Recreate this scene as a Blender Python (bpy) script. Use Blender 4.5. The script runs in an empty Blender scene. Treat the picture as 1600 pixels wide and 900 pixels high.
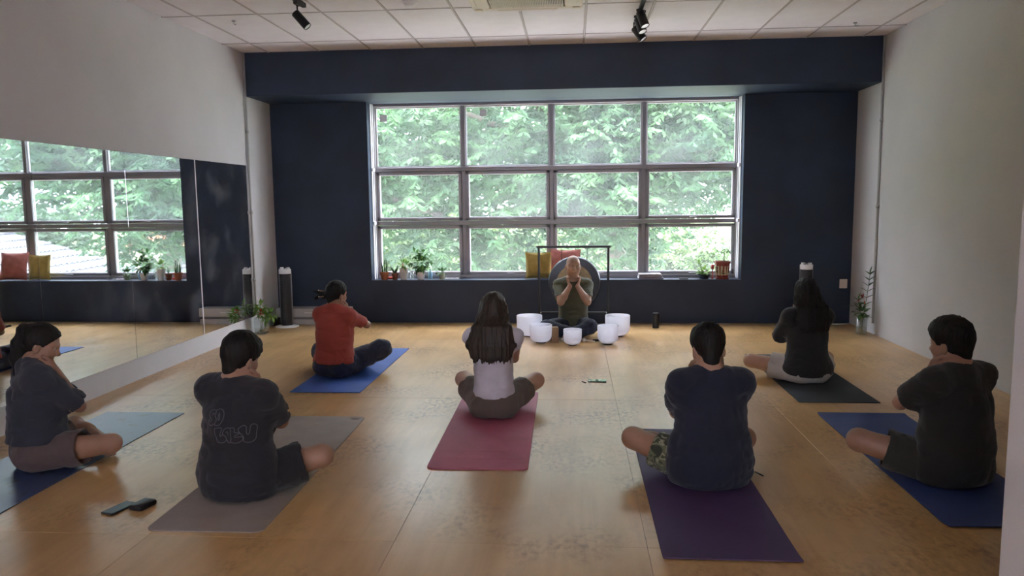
import bpy, bmesh, math, random
import numpy as np
from mathutils import Vector, Matrix, Euler
from mathutils.bvhtree import BVHTree
random.seed(7)
rng = np.random.default_rng(11)
C = bpy.context.scene.collection
SC = bpy.context.scene

# ------------------------------------------------------------------ camera
CAM_H = 1.4848
cam_d = bpy.data.cameras.new('camera'); cam = bpy.data.objects.new('camera', cam_d); C.objects.link(cam)
pitch, yaw, roll = .1127, -.081, -.0107
_cy, _sy, _cp, _sp = math.cos(yaw), math.sin(yaw), math.cos(pitch), math.sin(pitch)
fw = Vector((_sy*_cp, _cy*_cp, -_sp)); rt = Vector((_cy, -_sy, 0)); up = rt.cross(fw)
_c, _s = math.cos(roll), math.sin(roll)
R_ = _c*rt + _s*up; U_ = -_s*rt + _c*up
cam.matrix_world = Matrix(((R_.x, U_.x, -fw.x, 0), (R_.y, U_.y, -fw.y, 0), (R_.z, U_.z, -fw.z, CAM_H), (0, 0, 0, 1)))
cam_d.sensor_width = 36; cam_d.lens = 1182.47/1600*36; cam_d.clip_end = 500; cam_d.clip_start = .05
SC.camera = cam
# ------------------------------------------------------------------ light
w = bpy.data.worlds.new('overcast_sky'); SC.world = w; w.use_nodes = True
bg = w.node_tree.nodes['Background']; bg.inputs[0].default_value = (.87, .88, 1.0, 1); bg.inputs[1].default_value = 9.6
sun_d = bpy.data.lights.new('sun', 'SUN'); sun = bpy.data.objects.new('sun', sun_d); C.objects.link(sun)
sun_d.energy = 14.0; sun_d.angle = math.radians(6); sun_d.color = (1, .97, .9)
sun.rotation_euler = (math.radians(40), 0, math.radians(78))
sun.location = (0, -5, 30)
SC.view_settings.view_transform = 'Standard'; SC.view_settings.look = 'None'
SC.view_settings.gamma = 1; SC.view_settings.use_curve_mapping = False
SC.view_settings.exposure = 1.18
cy = SC.cycles
cy.max_bounces = 10; cy.diffuse_bounces = 6; cy.glossy_bounces = 4; cy.transmission_bounces = 6; cy.transparent_max_bounces = 12
cy.caustics_reflective = False; cy.caustics_refractive = False; cy.sample_clamp_indirect = 8
cy.use_denoising = True

XL, XR, YB, YW, ZC, ZB = -3.729, 3.299, 8.540, 9.262, 3.190, 2.719
WL, WR, WB, YF = -2.514, 2.017, .532, 9.524
YREAR, YDOOR = -2.8, 2.0

# ------------------------------------------------------------------ materials
def M(name, col, rough=.6, var=0., nscale=8., bump=0., bscale=150., metal=0., spec=.5, stretch=(1, 1, 1), sheen=0., coat=0., trans=0., sss=0., bd=.01):
    m = bpy.data.materials.new(name); m.use_nodes = True
    nt = m.node_tree; b = nt.nodes['Principled BSDF']
    b.inputs['Base Color'].default_value = (*col, 1); b.inputs['Roughness'].default_value = rough
    b.inputs['Metallic'].default_value = metal; b.inputs['Specular IOR Level'].default_value = spec
    b.inputs['Sheen Weight'].default_value = sheen; b.inputs['Coat Weight'].default_value = coat
    b.inputs['Transmission Weight'].default_value = trans
    if sss: b.inputs['Subsurface Weight'].default_value = sss; b.inputs['Subsurface Radius'].default_value = (.02, .008, .004); b.inputs['Subsurface Scale'].default_value = .3
    tc = nt.nodes.new('ShaderNodeTexCoord'); mp = nt.nodes.new('ShaderNodeMapping'); mp.inputs['Scale'].default_value = stretch
    nt.links.new(tc.outputs['Object'], mp.inputs[0])
    if var:
        n = nt.nodes.new('ShaderNodeTexNoise'); n.inputs['Scale'].default_value = nscale; n.inputs['Detail'].default_value = 5
        nt.links.new(mp.outputs[0], n.inputs['Vector'])
        mx = nt.nodes.new('ShaderNodeMix'); mx.data_type = 'RGBA'
        mx.inputs['A'].default_value = (*[max(0, c*(1-var)) for c in col], 1); mx.inputs['B'].default_value = (*[min(1, c*(1+var)) for c in col], 1)
        mr = nt.nodes.new('ShaderNodeMapRange'); mr.inputs[1].default_value = .3; mr.inputs[2].default_value = .7
        nt.links.new(n.outputs[0], mr.inputs[0]); nt.links.new(mr.outputs[0], mx.inputs['Factor']); nt.links.new(mx.outputs['Result'], b.inputs['Base Color'])
    if bump:
        n2 = nt.nodes.new('ShaderNodeTexNoise'); n2.inputs['Scale'].default_value = bscale; n2.inputs['Detail'].default_value = 3
        nt.links.new(mp.outputs[0], n2.inputs['Vector'])
        bp = nt.nodes.new('ShaderNodeBump'); bp.inputs['Strength'].default_value = bump; bp.inputs['Distance'].default_value = bd
        nt.links.new(n2.outputs[0], bp.inputs['Height']); nt.links.new(bp.outputs[0], b.inputs['Normal'])
    return m

m_wall = M('white_wall_paint', (.61, .60, .62), .75, .03, 2.5, .12, 90, bd=.004)
m_navy = M('navy_chalk_paint', (.016, .029, .060), .55, .22, 2.2, .08, 60, bd=.003)
m_tile = M('mineral_fibre_tile', (.80, .76, .80), .9, .03, 6, .3, 260, bd=.003)
m_grid = M('ceiling_grid_metal', (.50, .44, .45), .6)
m_alu = M('window_aluminium', (.30, .285, .30), .42, .06, 5, metal=.35)
m_alu_l = M('pale_aluminium', (.66, .65, .70), .4, .05, 5)
m_black = M('black_metal', (.012, .012, .014), .38, metal=.2)
m_blackp = M('black_plastic', (.014, .014, .017), .42)
m_white = M('white_plastic', (.80, .80, .82), .4)
m_beige = M('beige_plastic', (.76, .66, .58), .45)
m_cond = M('painted_conduit', (.42, .42, .42), .5)
m_lens = M('lamp_lens', (.72, .72, .76), .15, spec=.8)

def floor_material():
    m = bpy.data.materials.new('varnished_plywood'); m.use_nodes = True; nt = m.node_tree; b = nt.nodes['Principled BSDF']; L = nt.links.new
    g = nt.nodes.new('ShaderNodeNewGeometry'); oi = nt.nodes.new('ShaderNodeObjectInfo')
    def mapping(sc):
        mp = nt.nodes.new('ShaderNodeMapping'); mp.inputs['Scale'].default_value = sc; L(g.outputs['Position'], mp.inputs[0]); return mp
    def noise(sc, scale, det=6, dist=0.):
        n = nt.nodes.new('ShaderNodeTexNoise'); n.inputs['Scale'].default_value = scale; n.inputs['Detail'].default_value = det; n.inputs['Distortion'].default_value = dist
        L(mapping(sc).outputs[0], n.inputs['Vector']); return n.outputs[0]
    def ramp(src, pts):
        r = nt.nodes.new('ShaderNodeValToRGB'); L(src, r.inputs[0]); e = r.color_ramp.elements
        e[0].position, e[0].color = pts[0][0], (*pts[0][1], 1); e[1].position, e[1].color = pts[-1][0], (*pts[-1][1], 1)
        for p, c in pts[1:-1]: x = e.new(p); x.color = (*c, 1)
        return r.outputs[0]
    def mix(f, a, bb, mode='MIX'):
        x = nt.nodes.new('ShaderNodeMix'); x.data_type = 'RGBA'; x.blend_type = mode
        if isinstance(f, float): x.inputs['Factor'].default_value = f
        else: L(f, x.inputs['Factor'])
        L(a, x.inputs['A']); L(bb, x.inputs['B']); return x.outputs['Result']
    grain = ramp(noise((1.5, .6, 1), 2.2, 4, .5), [(.25, (.56, .33, .125)), (.5, (.67, .42, .18)), (.72, (.74, .49, .23))])
    streak = ramp(noise((9, .8, 1), 1.6, 5, .6), [(.3, (.80, .76, .70)), (.7, (1, 1, 1))])
    c = mix(.7, grain, streak, 'MULTIPLY')
    rv = ramp(oi.outputs['Random'], [(0., (.92, .90, .87)), (1., (1, 1, 1))])
    c = mix(1., c, rv, 'MULTIPLY')
    st = ramp(noise((1.3, .8, 1), 26, 12, .4), [(.40, (1, 1, 1)), (.54, (.74, .69, .62)), (.68, (.36, .30, .25))])
    reg = ramp(noise((1, 1, 1), 1.5, 3), [(.46, (0, 0, 0)), (.68, (1, 1, 1))])
    sep = nt.nodes.new('ShaderNodeRGBToBW'); L(reg, sep.inputs[0])
    white = nt.nodes.new('ShaderNodeRGB'); white.outputs[0].default_value = (1, 1, 1, 1)
    c = mix(1., c, mix(sep.outputs[0], white.outputs[0], st), 'MULTIPLY')
    tone = ramp(noise((1, 1, 1), .8, 3), [(.35, (.88, .85, .82)), (.65, (1, 1, 1))])
    c = mix(1., c, tone, 'MULTIPLY')
    L(c, b.inputs['Base Color'])
    rr = ramp(noise((1.6, .8, 1), 1.6, 3), [(.25, (.282,)*3), (.5, (.30,)*3), (.8, (.40,)*3)])
    L(rr, b.inputs['Roughness']); b.inputs['Specular IOR Level'].default_value = .85
    bp = nt.nodes.new('ShaderNodeBump'); bp.inputs['Strength'].default_value = .10; bp.inputs['Distance'].default_value = .004
    L(noise((3, 1, 1), 7, 6), bp.inputs['Height']); L(bp.outputs[0], b.inputs['Normal'])
    return m
m_floor = floor_material()
m_joint = M('floor_joint_filler', (.20, .12, .055), .6)

def glass_material(name, haze, gloss=.06):
    m = bpy.data.materials.new(name); m.use_nodes = True; nt = m.node_tree; nt.nodes.clear(); L = nt.links.new
    o = nt.nodes.new('ShaderNodeOutputMaterial'); t = nt.nodes.new('ShaderNodeBsdfTransparent'); t.inputs[0].default_value = (.93, .96, .95, 1)
    tr = nt.nodes.new('ShaderNodeBsdfTranslucent'); tr.inputs[0].default_value = (.9, .95, .97, 1)
    gl = nt.nodes.new('ShaderNodeBsdfGlossy'); gl.inputs['Roughness'].default_value = .02
    n = nt.nodes.new('ShaderNodeTexNoise'); n.inputs['Scale'].default_value = 1.8; n.inputs['Detail'].default_value = 5
    tc = nt.nodes.new('ShaderNodeTexCoord'); L(tc.outputs['Object'], n.inputs['Vector'])
    mr = nt.nodes.new('ShaderNodeMapRange'); mr.inputs[1].default_value = .3; mr.inputs[2].default_value = .75; mr.inputs[3].default_value = haze*.6; mr.inputs[4].default_value = haze*1.5
    L(n.outputs[0], mr.inputs[0])
    a = nt.nodes.new('ShaderNodeMixShader'); L(mr.outputs[0], a.inputs[0]); L(t.outputs[0], a.inputs[1]); L(tr.outputs[0], a.inputs[2])
    f = nt.nodes.new('ShaderNodeMixShader'); f.inputs[0].default_value = gloss; L(a.outputs[0], f.inputs[1]); L(gl.outputs[0], f.inputs[2])
    L(f.outputs[0], o.inputs[0]); return m
m_pane = glass_material('glare_hazed_window_glass', .026, .004)  # translucent white in the panes stands in for glare across the window
m_glass = glass_material('clear_vessel_glass', .03, .14)
m_water = glass_material('water', .05, .08)

def mirror_material():
    m = M('silvered_mirror', (.80, .84, .86), .015, metal=1.)
    nt = m.node_tree; b = nt.nodes['Principled BSDF']
    n = nt.nodes.new('ShaderNodeTexNoise'); n.inputs['Scale'].default_value = 3; n.inputs['Detail'].default_value = 6
    tc = nt.nodes.new('ShaderNodeTexCoord'); nt.links.new(tc.outputs['Object'], n.inputs['Vector'])
    mr = nt.nodes.new('ShaderNodeMapRange'); mr.inputs[1].default_value = .5; mr.inputs[2].default_value = .75; mr.inputs[3].default_value = 0; mr.inputs[4].default_value = .12
    nt.links.new(n.outputs[0], mr.inputs[0])
    d = nt.nodes.new('ShaderNodeBsdfDiffuse'); d.inputs[0].default_value = (.7, .72, .78, 1)
    mx = nt.nodes.new('ShaderNodeMixShader'); o = nt.nodes['Material Output']
    nt.links.new(mr.outputs[0], mx.inputs[0]); nt.links.new(b.outputs[0], mx.inputs[1]); nt.links.new(d.outputs[0], mx.inputs[2]); nt.links.new(mx.outputs[0], o.inputs[0])
    return m
m_mirror = mirror_material()

# ------------------------------------------------------------------ mesh helpers
class MB:
    def __init__(s): s.v = []; s.f = []; s.mi = []
    def add(s, vs, fs, mi=0):
        o = len(s.v); s.v += [tuple(p) for p in vs]; s.f += [tuple(i+o for i in f) for f in fs]; s.mi += [mi]*len(fs); return s
    def box(s, lo, hi, mi=0, mat=None):
        vs = [Vector((x, y, z)) for x in (lo[0], hi[0]) for y in (lo[1], hi[1]) for z in (lo[2], hi[2])]
        if mat is not None: vs = [mat @ v for v in vs]
        return s.add(vs, [(0, 1, 3, 2), (4, 6, 7, 5), (0, 4, 5, 1), (2, 3, 7, 6), (0, 2, 6, 4), (1, 5, 7, 3)], mi)
    def bbox(s, lo, hi, b=.004, mi=0, mat=None):        # box with chamfered edges
        bm = bmesh.new(); bmesh.ops.create_cube(bm, size=1)
        for v in bm.verts: v.co = Vector([lo[i]+(v.co[i]+.5)*(hi[i]-lo[i]) for i in range(3)])
        bmesh.ops.bevel(bm, geom=list(bm.edges), offset=b, segments=2, affect='EDGES', profile=.5)
        bm.verts.ensure_lookup_table()
        vs = [v.co.copy() for v in bm.verts]; fs = [[v.index for v in f.verts] for f in bm.faces]
        if mat is not None: vs = [mat @ v for v in vs]
        bm.free(); return s.add(vs, fs, mi)
    def lathe(s, prof, n=24, c=(0, 0, 0), mat=None, mi=0, a0=0.):
        vs = []; fs = []
        for (r, z) in prof:
            for k in range(n):
                a = a0+2*math.pi*k/n; vs.append(Vector((r*math.cos(a), r*math.sin(a), z)))
        if mat is not None: vs = [mat @ v for v in vs]
        vs = [v+Vector(c) for v in vs]
        for i in range(len(prof)-1):
            for k in range(n):
                k2 = (k+1) % n; fs.append((i*n+k, i*n+k2, (i+1)*n+k2, (i+1)*n+k))
        fs.append(tuple(range(n-1, -1, -1))); fs.append(tuple((len(prof)-1)*n+k for k in range(n)))
        return s.add(vs, fs, mi)
    def tube(s, pts, r, n=8, mi=0, r2=None):
        pts = [Vector(p) for p in pts]; vs = []; fs = []; m = len(pts); nrm = None
        for i, p in enumerate(pts):
            t = (pts[min(i+1, m-1)]-pts[max(i-1, 0)]).normalized()
            if nrm is None:
                nrm = t.cross(Vector((0, 0, 1)) if abs(t.z) < .9 else Vector((1, 0, 0))).normalized()
            else: nrm = (nrm - t*nrm.dot(t)).normalized()
            bn = t.cross(nrm); rr = r if r2 is None else r+(r2-r)*i/(m-1)
            for k in range(n):
                a = 2*math.pi*k/n; vs.append(p+(nrm*math.cos(a)+bn*math.sin(a))*rr)
        for i in range(m-1):
            for k in range(n):
                k2 = (k+1) % n; fs.append((i*n+k, i*n+k2, (i+1)*n+k2, (i+1)*n+k))
        fs.append(tuple(range(n-1, -1, -1))); fs.append(tuple((m-1)*n+k for k in range(n)))
        return s.add(vs, fs, mi)
    def mesh(s, name, mats, smooth=False):
        me = bpy.data.meshes.new(name); me.from_pydata([tuple(v) for v in s.v], [], s.f)
        for m in (mats if isinstance(mats, (list, tuple)) else [mats]): me.materials.append(m)
        if len(me.materials) > 1: me.polygons.foreach_set('material_index', s.mi)
        if smooth: me.polygons.foreach_set('use_smooth', [True]*len(me.polygons))
        me.update(); return me
    def build(s, name, mats, parent=None, smooth=False):
        return obj(name, s.mesh(name, mats, smooth), parent)
def obj(name, me, parent=None, loc=None):
    o = bpy.data.objects.new(name, me); C.objects.link(o)
    if parent is not None: o.parent = parent
    if loc is not None: o.location = loc
    return o
def smooth_by_angle(o, deg=35):
    me = o.data; me.polygons.foreach_set('use_smooth', [True]*len(me.polygons))
    try: me.set_sharp_from_angle(angle=math.radians(deg))
    except Exception: pass
    return o
def thing(name, label, cat, loc=(0, 0, 0), rotz=0., group=None):
    o = bpy.data.objects.new(name, None); C.objects.link(o); o.empty_display_size = .1
    o.location = loc; o.rotation_euler = (0, 0, rotz); return tag(o, label, cat, group)
def tag(o, label, cat, group=None):
    o['label'] = label; o['category'] = cat
    if group: o['group'] = group
    return o
def struct(o): o['kind'] = 'structure'; return o

# ------------------------------------------------------------------ room shell
fl = struct(MB().box((XL-.1, YREAR-.1, -.30), (XR+.1, YW+.05, -.014)).build('floor', m_joint))
xs = [-3.729, -3.055, -1.925, -.79, .318, 1.452, 2.585, 3.299]; ys = [YREAR, -1.73, .71, 3.15, 5.60, 8.05, YW]
for i in range(len(xs)-1):
    for j in range(len(ys)-1):
        a, b_, c_, d_ = xs[i], xs[i+1], ys[j], ys[j+1]
        cx, cy_ = (a+b_)/2, (c_+d_)/2; hx, hy = (b_-a)/2-.0006, (d_-c_)/2-.0007
        p = MB().bbox((-hx, -hy, -.016), (hx, hy, 0), .0008).build('plywood_panel', m_floor, fl); p.location = (cx, cy_, random.uniform(-.0006, 0))
# side walls
wlft = struct(MB().box((XL-.2, YREAR-.1, -.30), (XL, YW+.45, 3.6)).build('wall_left', m_wall))
wrgt = struct(MB().box((XR, YREAR-.1, -.30), (XR+.2, YW+.45, 3.6)).build('wall_right', m_wall))
# navy window wall with its opening; reveal goes to the frame
wb_ = MB()
YO = YF+.12
wb_.box((XL, YW, -.3), (WL, YO, 3.6)); wb_.box((WR, YW, -.3), (XR, YO, 3.6)); wb_.box((WL, YW, -.3), (WR, YO, WB)); wb_.box((WL, YW, ZB), (WR, YO, 3.6))
struct(wb_.build('wall_back', m_navy))
struct(MB().bbox((XL, YB, ZB), (XR, YW, ZC+.02), .006).build('trim_1', m_navy))       # the deep navy beam over the window
# stub wall beside the camera and the wall behind it with its own window
struct(MB().bbox((1.12, YDOOR-.14, -.02), (XR, YDOOR, ZC), .004).build('wall_front', m_wall))
rw = MB(); rw.box((XL, YREAR-.2, -.3), (XR, YREAR, 1.1)); rw.box((XL, YREAR-.2, 2.2), (XR, YREAR, 3.6)); rw.box((XL, YREAR-.2, 1.1), (-1.6, YREAR, 2.2)); rw.box((.4, YREAR-.2, 1.1), (XR, YREAR, 2.2))
struct(rw.build('wall_rear', m_wall))
# ceiling
cl = struct(MB().box((XL-.1, YREAR-.1, ZC+.05), (XR+.1, YB+.3, ZC+.45)).build('ceiling', m_grid))
gx = [XL]+[-3.425+.5905*k for k in range(12)]+[XR]; gy = [YB+.0, 8.04, 6.85, 5.66, 4.47]
for i in range(len(gx)-1):
    for j in range(len(gy)-1):
        a, b_ = gx[i], gx[i+1]; c_, d_ = gy[j+1], gy[j]
        if b_-a < .05: continue
        hx, hy = (b_-a)/2-.011, (d_-c_)/2-.009
        if hx < .02: continue
        p = MB().bbox((-hx, -hy, 0), (hx, hy, .03), .004).build('ceiling_tile', m_tile, cl); p.location = ((a+b_)/2, (c_+d_)/2, ZC+.004+random.uniform(-.001, .0015))
st = MB()
for i in range(len(gx)-1):
    for j in range(6):
        a, b_ = gx[i], gx[i+1]; d_ = 4.47-1.19*j; c_ = d_-1.19
        if b_-a > .05: st.box((a+.011, c_+.009, ZC+.004), (b_-.011, d_-.009, ZC+.034))
o = st.build('ceiling_tile', m_tile, cl); o['kind'] = 'stuff'
for k in range(1, len(gx)-1):
    MB().box((gx[k]-.009, YREAR, ZC+.001), (gx[k]+.009, YB, ZC+.02)).build('grid_bar', m_grid, cl)
for y in gy[1:]+[4.47-1.19*j for j in range(1, 6)]:
    MB().box((XL, y-.010, ZC+.0008), (XR, y+.010, ZC+.02)).build('grid_bar', m_grid, cl)

# ------------------------------------------------------------------ window
win = struct(bpy.data.objects.new('window_1', None)); C.objects.link(win)
vx = [-1.366, -.264, .871]; D0, D1 = YF-.01, YF+.06
zt = [2.70, 1.946, 1.867, 1.286, 1.182, .600, WB]
edgeL, edgeR = WL+.03, WR-.03
def bar(lo, hi, name='frame_bar', m=None): return MB().bbox(lo, hi, .006).build(name, m or m_alu, win)
bar((WL, D0-.03, ZB-.035), (WR, D1, ZB+.0)); bar((WL, D0-.03, WB), (WR, D1, WB+.045))
bar((WL, D0-.03, WB), (WL+.035, D1, ZB)); bar((WR-.035, D0-.03, WB), (WR, D1, ZB))
for x in vx: bar((x-.027, D0, WB), (x+.027, D1, ZB))
for a, b_ in ((1.867, 1.946), (1.196, 1.272)):
    bar((WL, D0-.012, a+.012), (WR, D1, b_-.012))
# inner jamb channels at both sides
for sx, x0 in ((1, WL), (-1, WR)):
    for k, (dx, y0, y1) in enumerate(((.012, YF-.14, YF-.03), (.022, YF-.085, YF-.03))):
        MB().bbox((min(x0, x0+sx*dx), y0, WB), (max(x0, x0+sx*dx), y1, ZB), .003).build('jamb_channel', m_alu_l, win)
    for z in (1.24, 1.905):
        MB().bbox((min(x0, x0+sx*.03), YF-.15, z-.02), (max(x0, x0+sx*.03), YF-.04, z+.02), .003).build('jamb_bracket', m_alu_l, win)
cols = [WL+.035]+vx+[WR-.035]
rows_ = [(1.936, ZB-.035, False), (1.266, 1.877, True), (WB+.045, 1.202, True)]
for i in range(4):
    x0 = cols[i]+(.027 if i else 0); x1 = cols[i+1]-(.027 if i < 3 else 0)
    for (z0, z1, sash) in rows_:
        t = .036 if sash else .010
        y0, y1 = (YF-.022, YF+.035) if sash else (YF+.005, YF+.04)
        f = MB(); f.bbox((x0, y0, z0), (x1, y1, z0+t), .004); f.bbox((x0, y0, z1-t), (x1, y1, z1), .004); f.bbox((x0, y0, z0), (x0+t, y1, z1), .004); f.bbox((x1-t, y0, z0), (x1, y1, z1), .004)
        fo = f.build('sash' if sash else 'glazing_bead', m_alu, win)
        bd = MB(); e = .007
        bd.box((x0+t-.001, y0+.012, z0+t-.001), (x1-t+.001, y1, z0+t+e)); bd.box((x0+t-.001, y0+.012, z1-t-e), (x1-t+.001, y1, z1-t+.001)); bd.box((x0+t-.001, y0+.012, z0+t), (x0+t+e, y1, z1-t)); bd.box((x1-t-e, y0+.012, z0+t), (x1-t+.001, y1, z1-t))
        bd.build('rubber_seal', m_alu_l, fo)
        pc = MB().box((-(x1-x0)/2+t, -.003, -(z1-z0)/2+t), ((x1-x0)/2-t, .003, (z1-z0)/2-t)).build('pane', m_pane, win); pc.location = ((x0+x1)/2, YF+.022, (z0+z1)/2)
        if sash:
            h = MB(); xm = (x0+x1)/2
            h.bbox((xm-.012, y0-.016, z0+.004), (xm+.012, y0, z0+.024), .003); h.bbox((xm-.01, y0-.026, z0+.012), (xm+.075, y0-.014, z0+.022), .003)
            h.build('window_handle', m_alu, fo)
for (x, z, s) in ((-2.375, 2.55, .045), (-1.11, 2.595, .04)):
    MB().box((x-s, YF+.016, z-s), (x+s, YF+.0185, z+s)).build('paper_sticker', m_white, win)

# ------------------------------------------------------------------ mirror wall, conduits, outlet
seams = [8.48, 7.283, 6.093, 4.99, 3.80, 2.61, 1.42]
mir = thing('wall_mirror', 'long frameless mirror of butted panels on the left white wall', 'mirror', (XL, 5, .191))
for i in range(len(seams)-1):
    a, b_ = seams[i+1], seams[i]
    g = .009 if i == 0 else .0018; g2 = .009 if i == 1 else .0018
    p = MB().bbox((.002, a-5+(g if i == 0 else .0018), 0), (.010, b_-5-(g2 if i == 1 else .0018), 1.935-.191), .0004).build('mirror_panel', m_mirror, mir)
bk = MB().box((0.0005, 1.42-5, .002), (.003, 8.478-5, 1.74)).build('mirror_backing', M('mirror_edge_dark', (.13, .13, .14), .5), mir)
MB().bbox((.003, 7.283-5-.008, 0), (.012, 7.283-5+.008, 1.744), .001).build('joint_strip', m_alu_l, mir)['label'] = 'pale metal strip over the mirror joint'
def conduit(x, y, z0, z1, label):
    t = thing('electrical_conduit', label, 'pipe', (x, y, z0))
    MB().tube([(0, 0, 0), (0, 0, z1-z0)], .0125, 10).build('tube', m_cond, t, True)
    for z in (2.32-z0, .62-z0, 1.4-z0):
        MB().tube([(0, 0, z-.018), (0, 0, z+.018)], .019, 10).build('coupling', m_cond, t, True)
conduit(XL+.021, YB-.018, .20, ZC, 'thin grey conduit pipe up the left wall beside the mirror edge')
conduit(XR-.014, YB-.016, .12, ZC, 'thin grey conduit pipe up the right wall by the navy beam')
t = thing('wall_socket', 'beige wall socket low on the navy wall near the right corner', 'socket', (3.212, YW, .48))
MB().bbox((-.045, -.012, -.055), (.045, 0, .055), .005).build('plate', m_beige, t)
MB().bbox((-.018, -.017, -.02), (.018, -.010, .02), .003).build('rocker', m_beige, t)

# ------------------------------------------------------------------ ceiling fittings
ac = thing('ceiling_air_conditioner', 'beige square cassette air conditioner grille set in the ceiling', 'air conditioner', (-.39, 6.36, ZC))
m_slot = M('dark_slot', (.035, .03, .026), .7)
fr = MB(); fr.bbox((-.48, .395, -.04), (.48, .48, .002), .02); fr.bbox((-.48, -.48, -.04), (.48, -.315, .002), .02); fr.bbox((-.48, -.33, -.04), (-.32, .40, .002), .02); fr.bbox((.32, -.33, -.04), (.48, .40, .002), .02)
smooth_by_angle(fr.build('panel', m_beige, ac))
MB().box((-.33, -.32, -.012), (.33, .40, .001)).build('grille_backing', m_slot, ac)
g = MB()
for k in range(44):
    x = -.305+.61*k/43; g.box((x-.004, -.315, -.036), (x+.004, .395, -.014))
g.build('grille', m_beige, ac)
for a in range(4):
    Mx = Matrix.Rotation(a*math.pi/2, 4, 'Z')
    MB().bbox((-.26, .425, -.047), (.26, .465, -.036), .005, mat=Mx).build('air_flap', m_beige, ac)
    MB().bbox((.39, .39, -.048), (.455, .455, -.038), .008, mat=Mx).build('corner_cap', m_beige, ac)
sd = thing('smoke_detector', 'round white smoke detector on the ceiling tiles', 'smoke detector', (-1.385, 6.60, ZC))
MB().lathe([(.058, 0), (.056, -.012), (.045, -.02), (.043, -.03), (.02, -.038), (.001, -.039)], 20).build('body', m_white, sd, True)
MB().lathe([(.066, .002), (.066, -.006), (.058, -.008)], 20).build('base_ring', m_white, sd, True)
for (x, y, lb) in ((-3.149, 7.06, 'small ceiling hook near the left wall'), (2.75, 7.88, 'small ceiling hook near the right wall')):
    t = thing('ceiling_hook', lb, 'hook', (x, y, ZC))
    MB().lathe([(.018, 0.002), (.018, -.004), (.006, -.006)], 12).build('plate', m_alu, t, True)
    MB().tube([(0, 0, -.004), (0, 0, -.022), (.012, 0, -.034), (.024, 0, -.026)], .003, 6).build('hook_wire', m_alu, t, True)
def spot(label, x, y, tilt, rotz, stem=.05, L=.12, r=.032):
    t = thing('track_spotlight', label, 'spotlight', (x, y, ZC-.035), rotz, 'black track spotlights')
    MB().bbox((-.016, -.05, -.022), (.016, .05, 0), .003).build('adapter', m_blackp, t)
    MB().tube([(0, 0, -.02), (0, 0, -.022-stem)], .007, 8).build('stem', m_black, t, True)
    piv = Matrix.Translation((0, 0, -.03-stem)) @ Matrix.Rotation(tilt, 4, 'Y')
    hd = MB().lathe([(r*.9, .03), (r, .024), (r, -L+.03), (r*.93, -L+.028), (r*.9, -L+.034)], 20, mat=piv); o = hd.build('lamp_head', m_black, t); smooth_by_angle(o)
    MB().lathe([(r*.88, -L+.040), (r*.88, -L+.0335)], 20, mat=piv).build('lens', m_lens, o)
for nm, x, y0, y1 in (('left', -2.285, 4.2, 6.52), ('right', .60, 4.2, 7.62)):
    t = thing('lighting_track', 'black lighting track on the ceiling carrying %s' % ('one spotlight' if nm == 'left' else 'three spotlights'), 'lighting track', (x, y0, ZC))
    MB().bbox((-.017, 0, -.035), (.017, y1-y0, 0), .003).build('rail', m_black, t)
    MB().bbox((-.019, y1-y0-.03, -.037), (.019, y1-y0+.01, 0), .004).build('end_cap', m_blackp, t)
spot('black spotlight on the short ceiling track above the mirror side', -2.285, 6.36, -.72, 0, .075, .155, .036)
spot('nearest of the three black spotlights on the right ceiling track', .60, 6.95, -.42, -.75, .015, .145, .039)
spot('middle of the three black spotlights on the right ceiling track', .60, 7.18, -.45, -.8, .02, .14, .039)
spot('farthest and lowest of the three black spotlights on the right ceiling track', .60, 7.45, -.66, -.35, .035, .145, .039)

# ------------------------------------------------------------------ yoga mats
def rounded_rect(hx, hy, r, n=6):
    pts = []
    for cx, cy2, a0 in ((hx-r, hy-r, 0), (-hx+r, hy-r, 90), (-hx+r, -hy+r, 180), (hx-r, -hy+r, 270)):
        for k in range(n+1):
            a = math.radians(a0+90*k/n); pts.append((cx+r*math.cos(a), cy2+r*math.sin(a)))
    return pts
def mat_material(name, col, grooves=0., mott=None, rough=.65):
    m = M(name, col, rough, .10, 5, .12 if mott else .25, 420, bd=.002, spec=.6 if mott else .5)
    if mott:
        nt = m.node_tree; b = nt.nodes['Principled BSDF']
        n = nt.nodes.new('ShaderNodeTexNoise'); n.inputs['Scale'].default_value = 9; n.inputs['Detail'].default_value = 8
        tc = nt.nodes.new('ShaderNodeTexCoord'); nt.links.new(tc.outputs['Object'], n.inputs['Vector'])
        r = nt.nodes.new('ShaderNodeValToRGB'); r.color_ramp.elements[0].position = .56; r.color_ramp.elements[0].color = (*col, 1); r.color_ramp.elements[1].position = .68; r.color_ramp.elements[1].color = (*mott, 1)
        nt.links.new(n.outputs[0], r.inputs[0]); nt.links.new(r.outputs[0], b.inputs['Base Color'])
    return m
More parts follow.
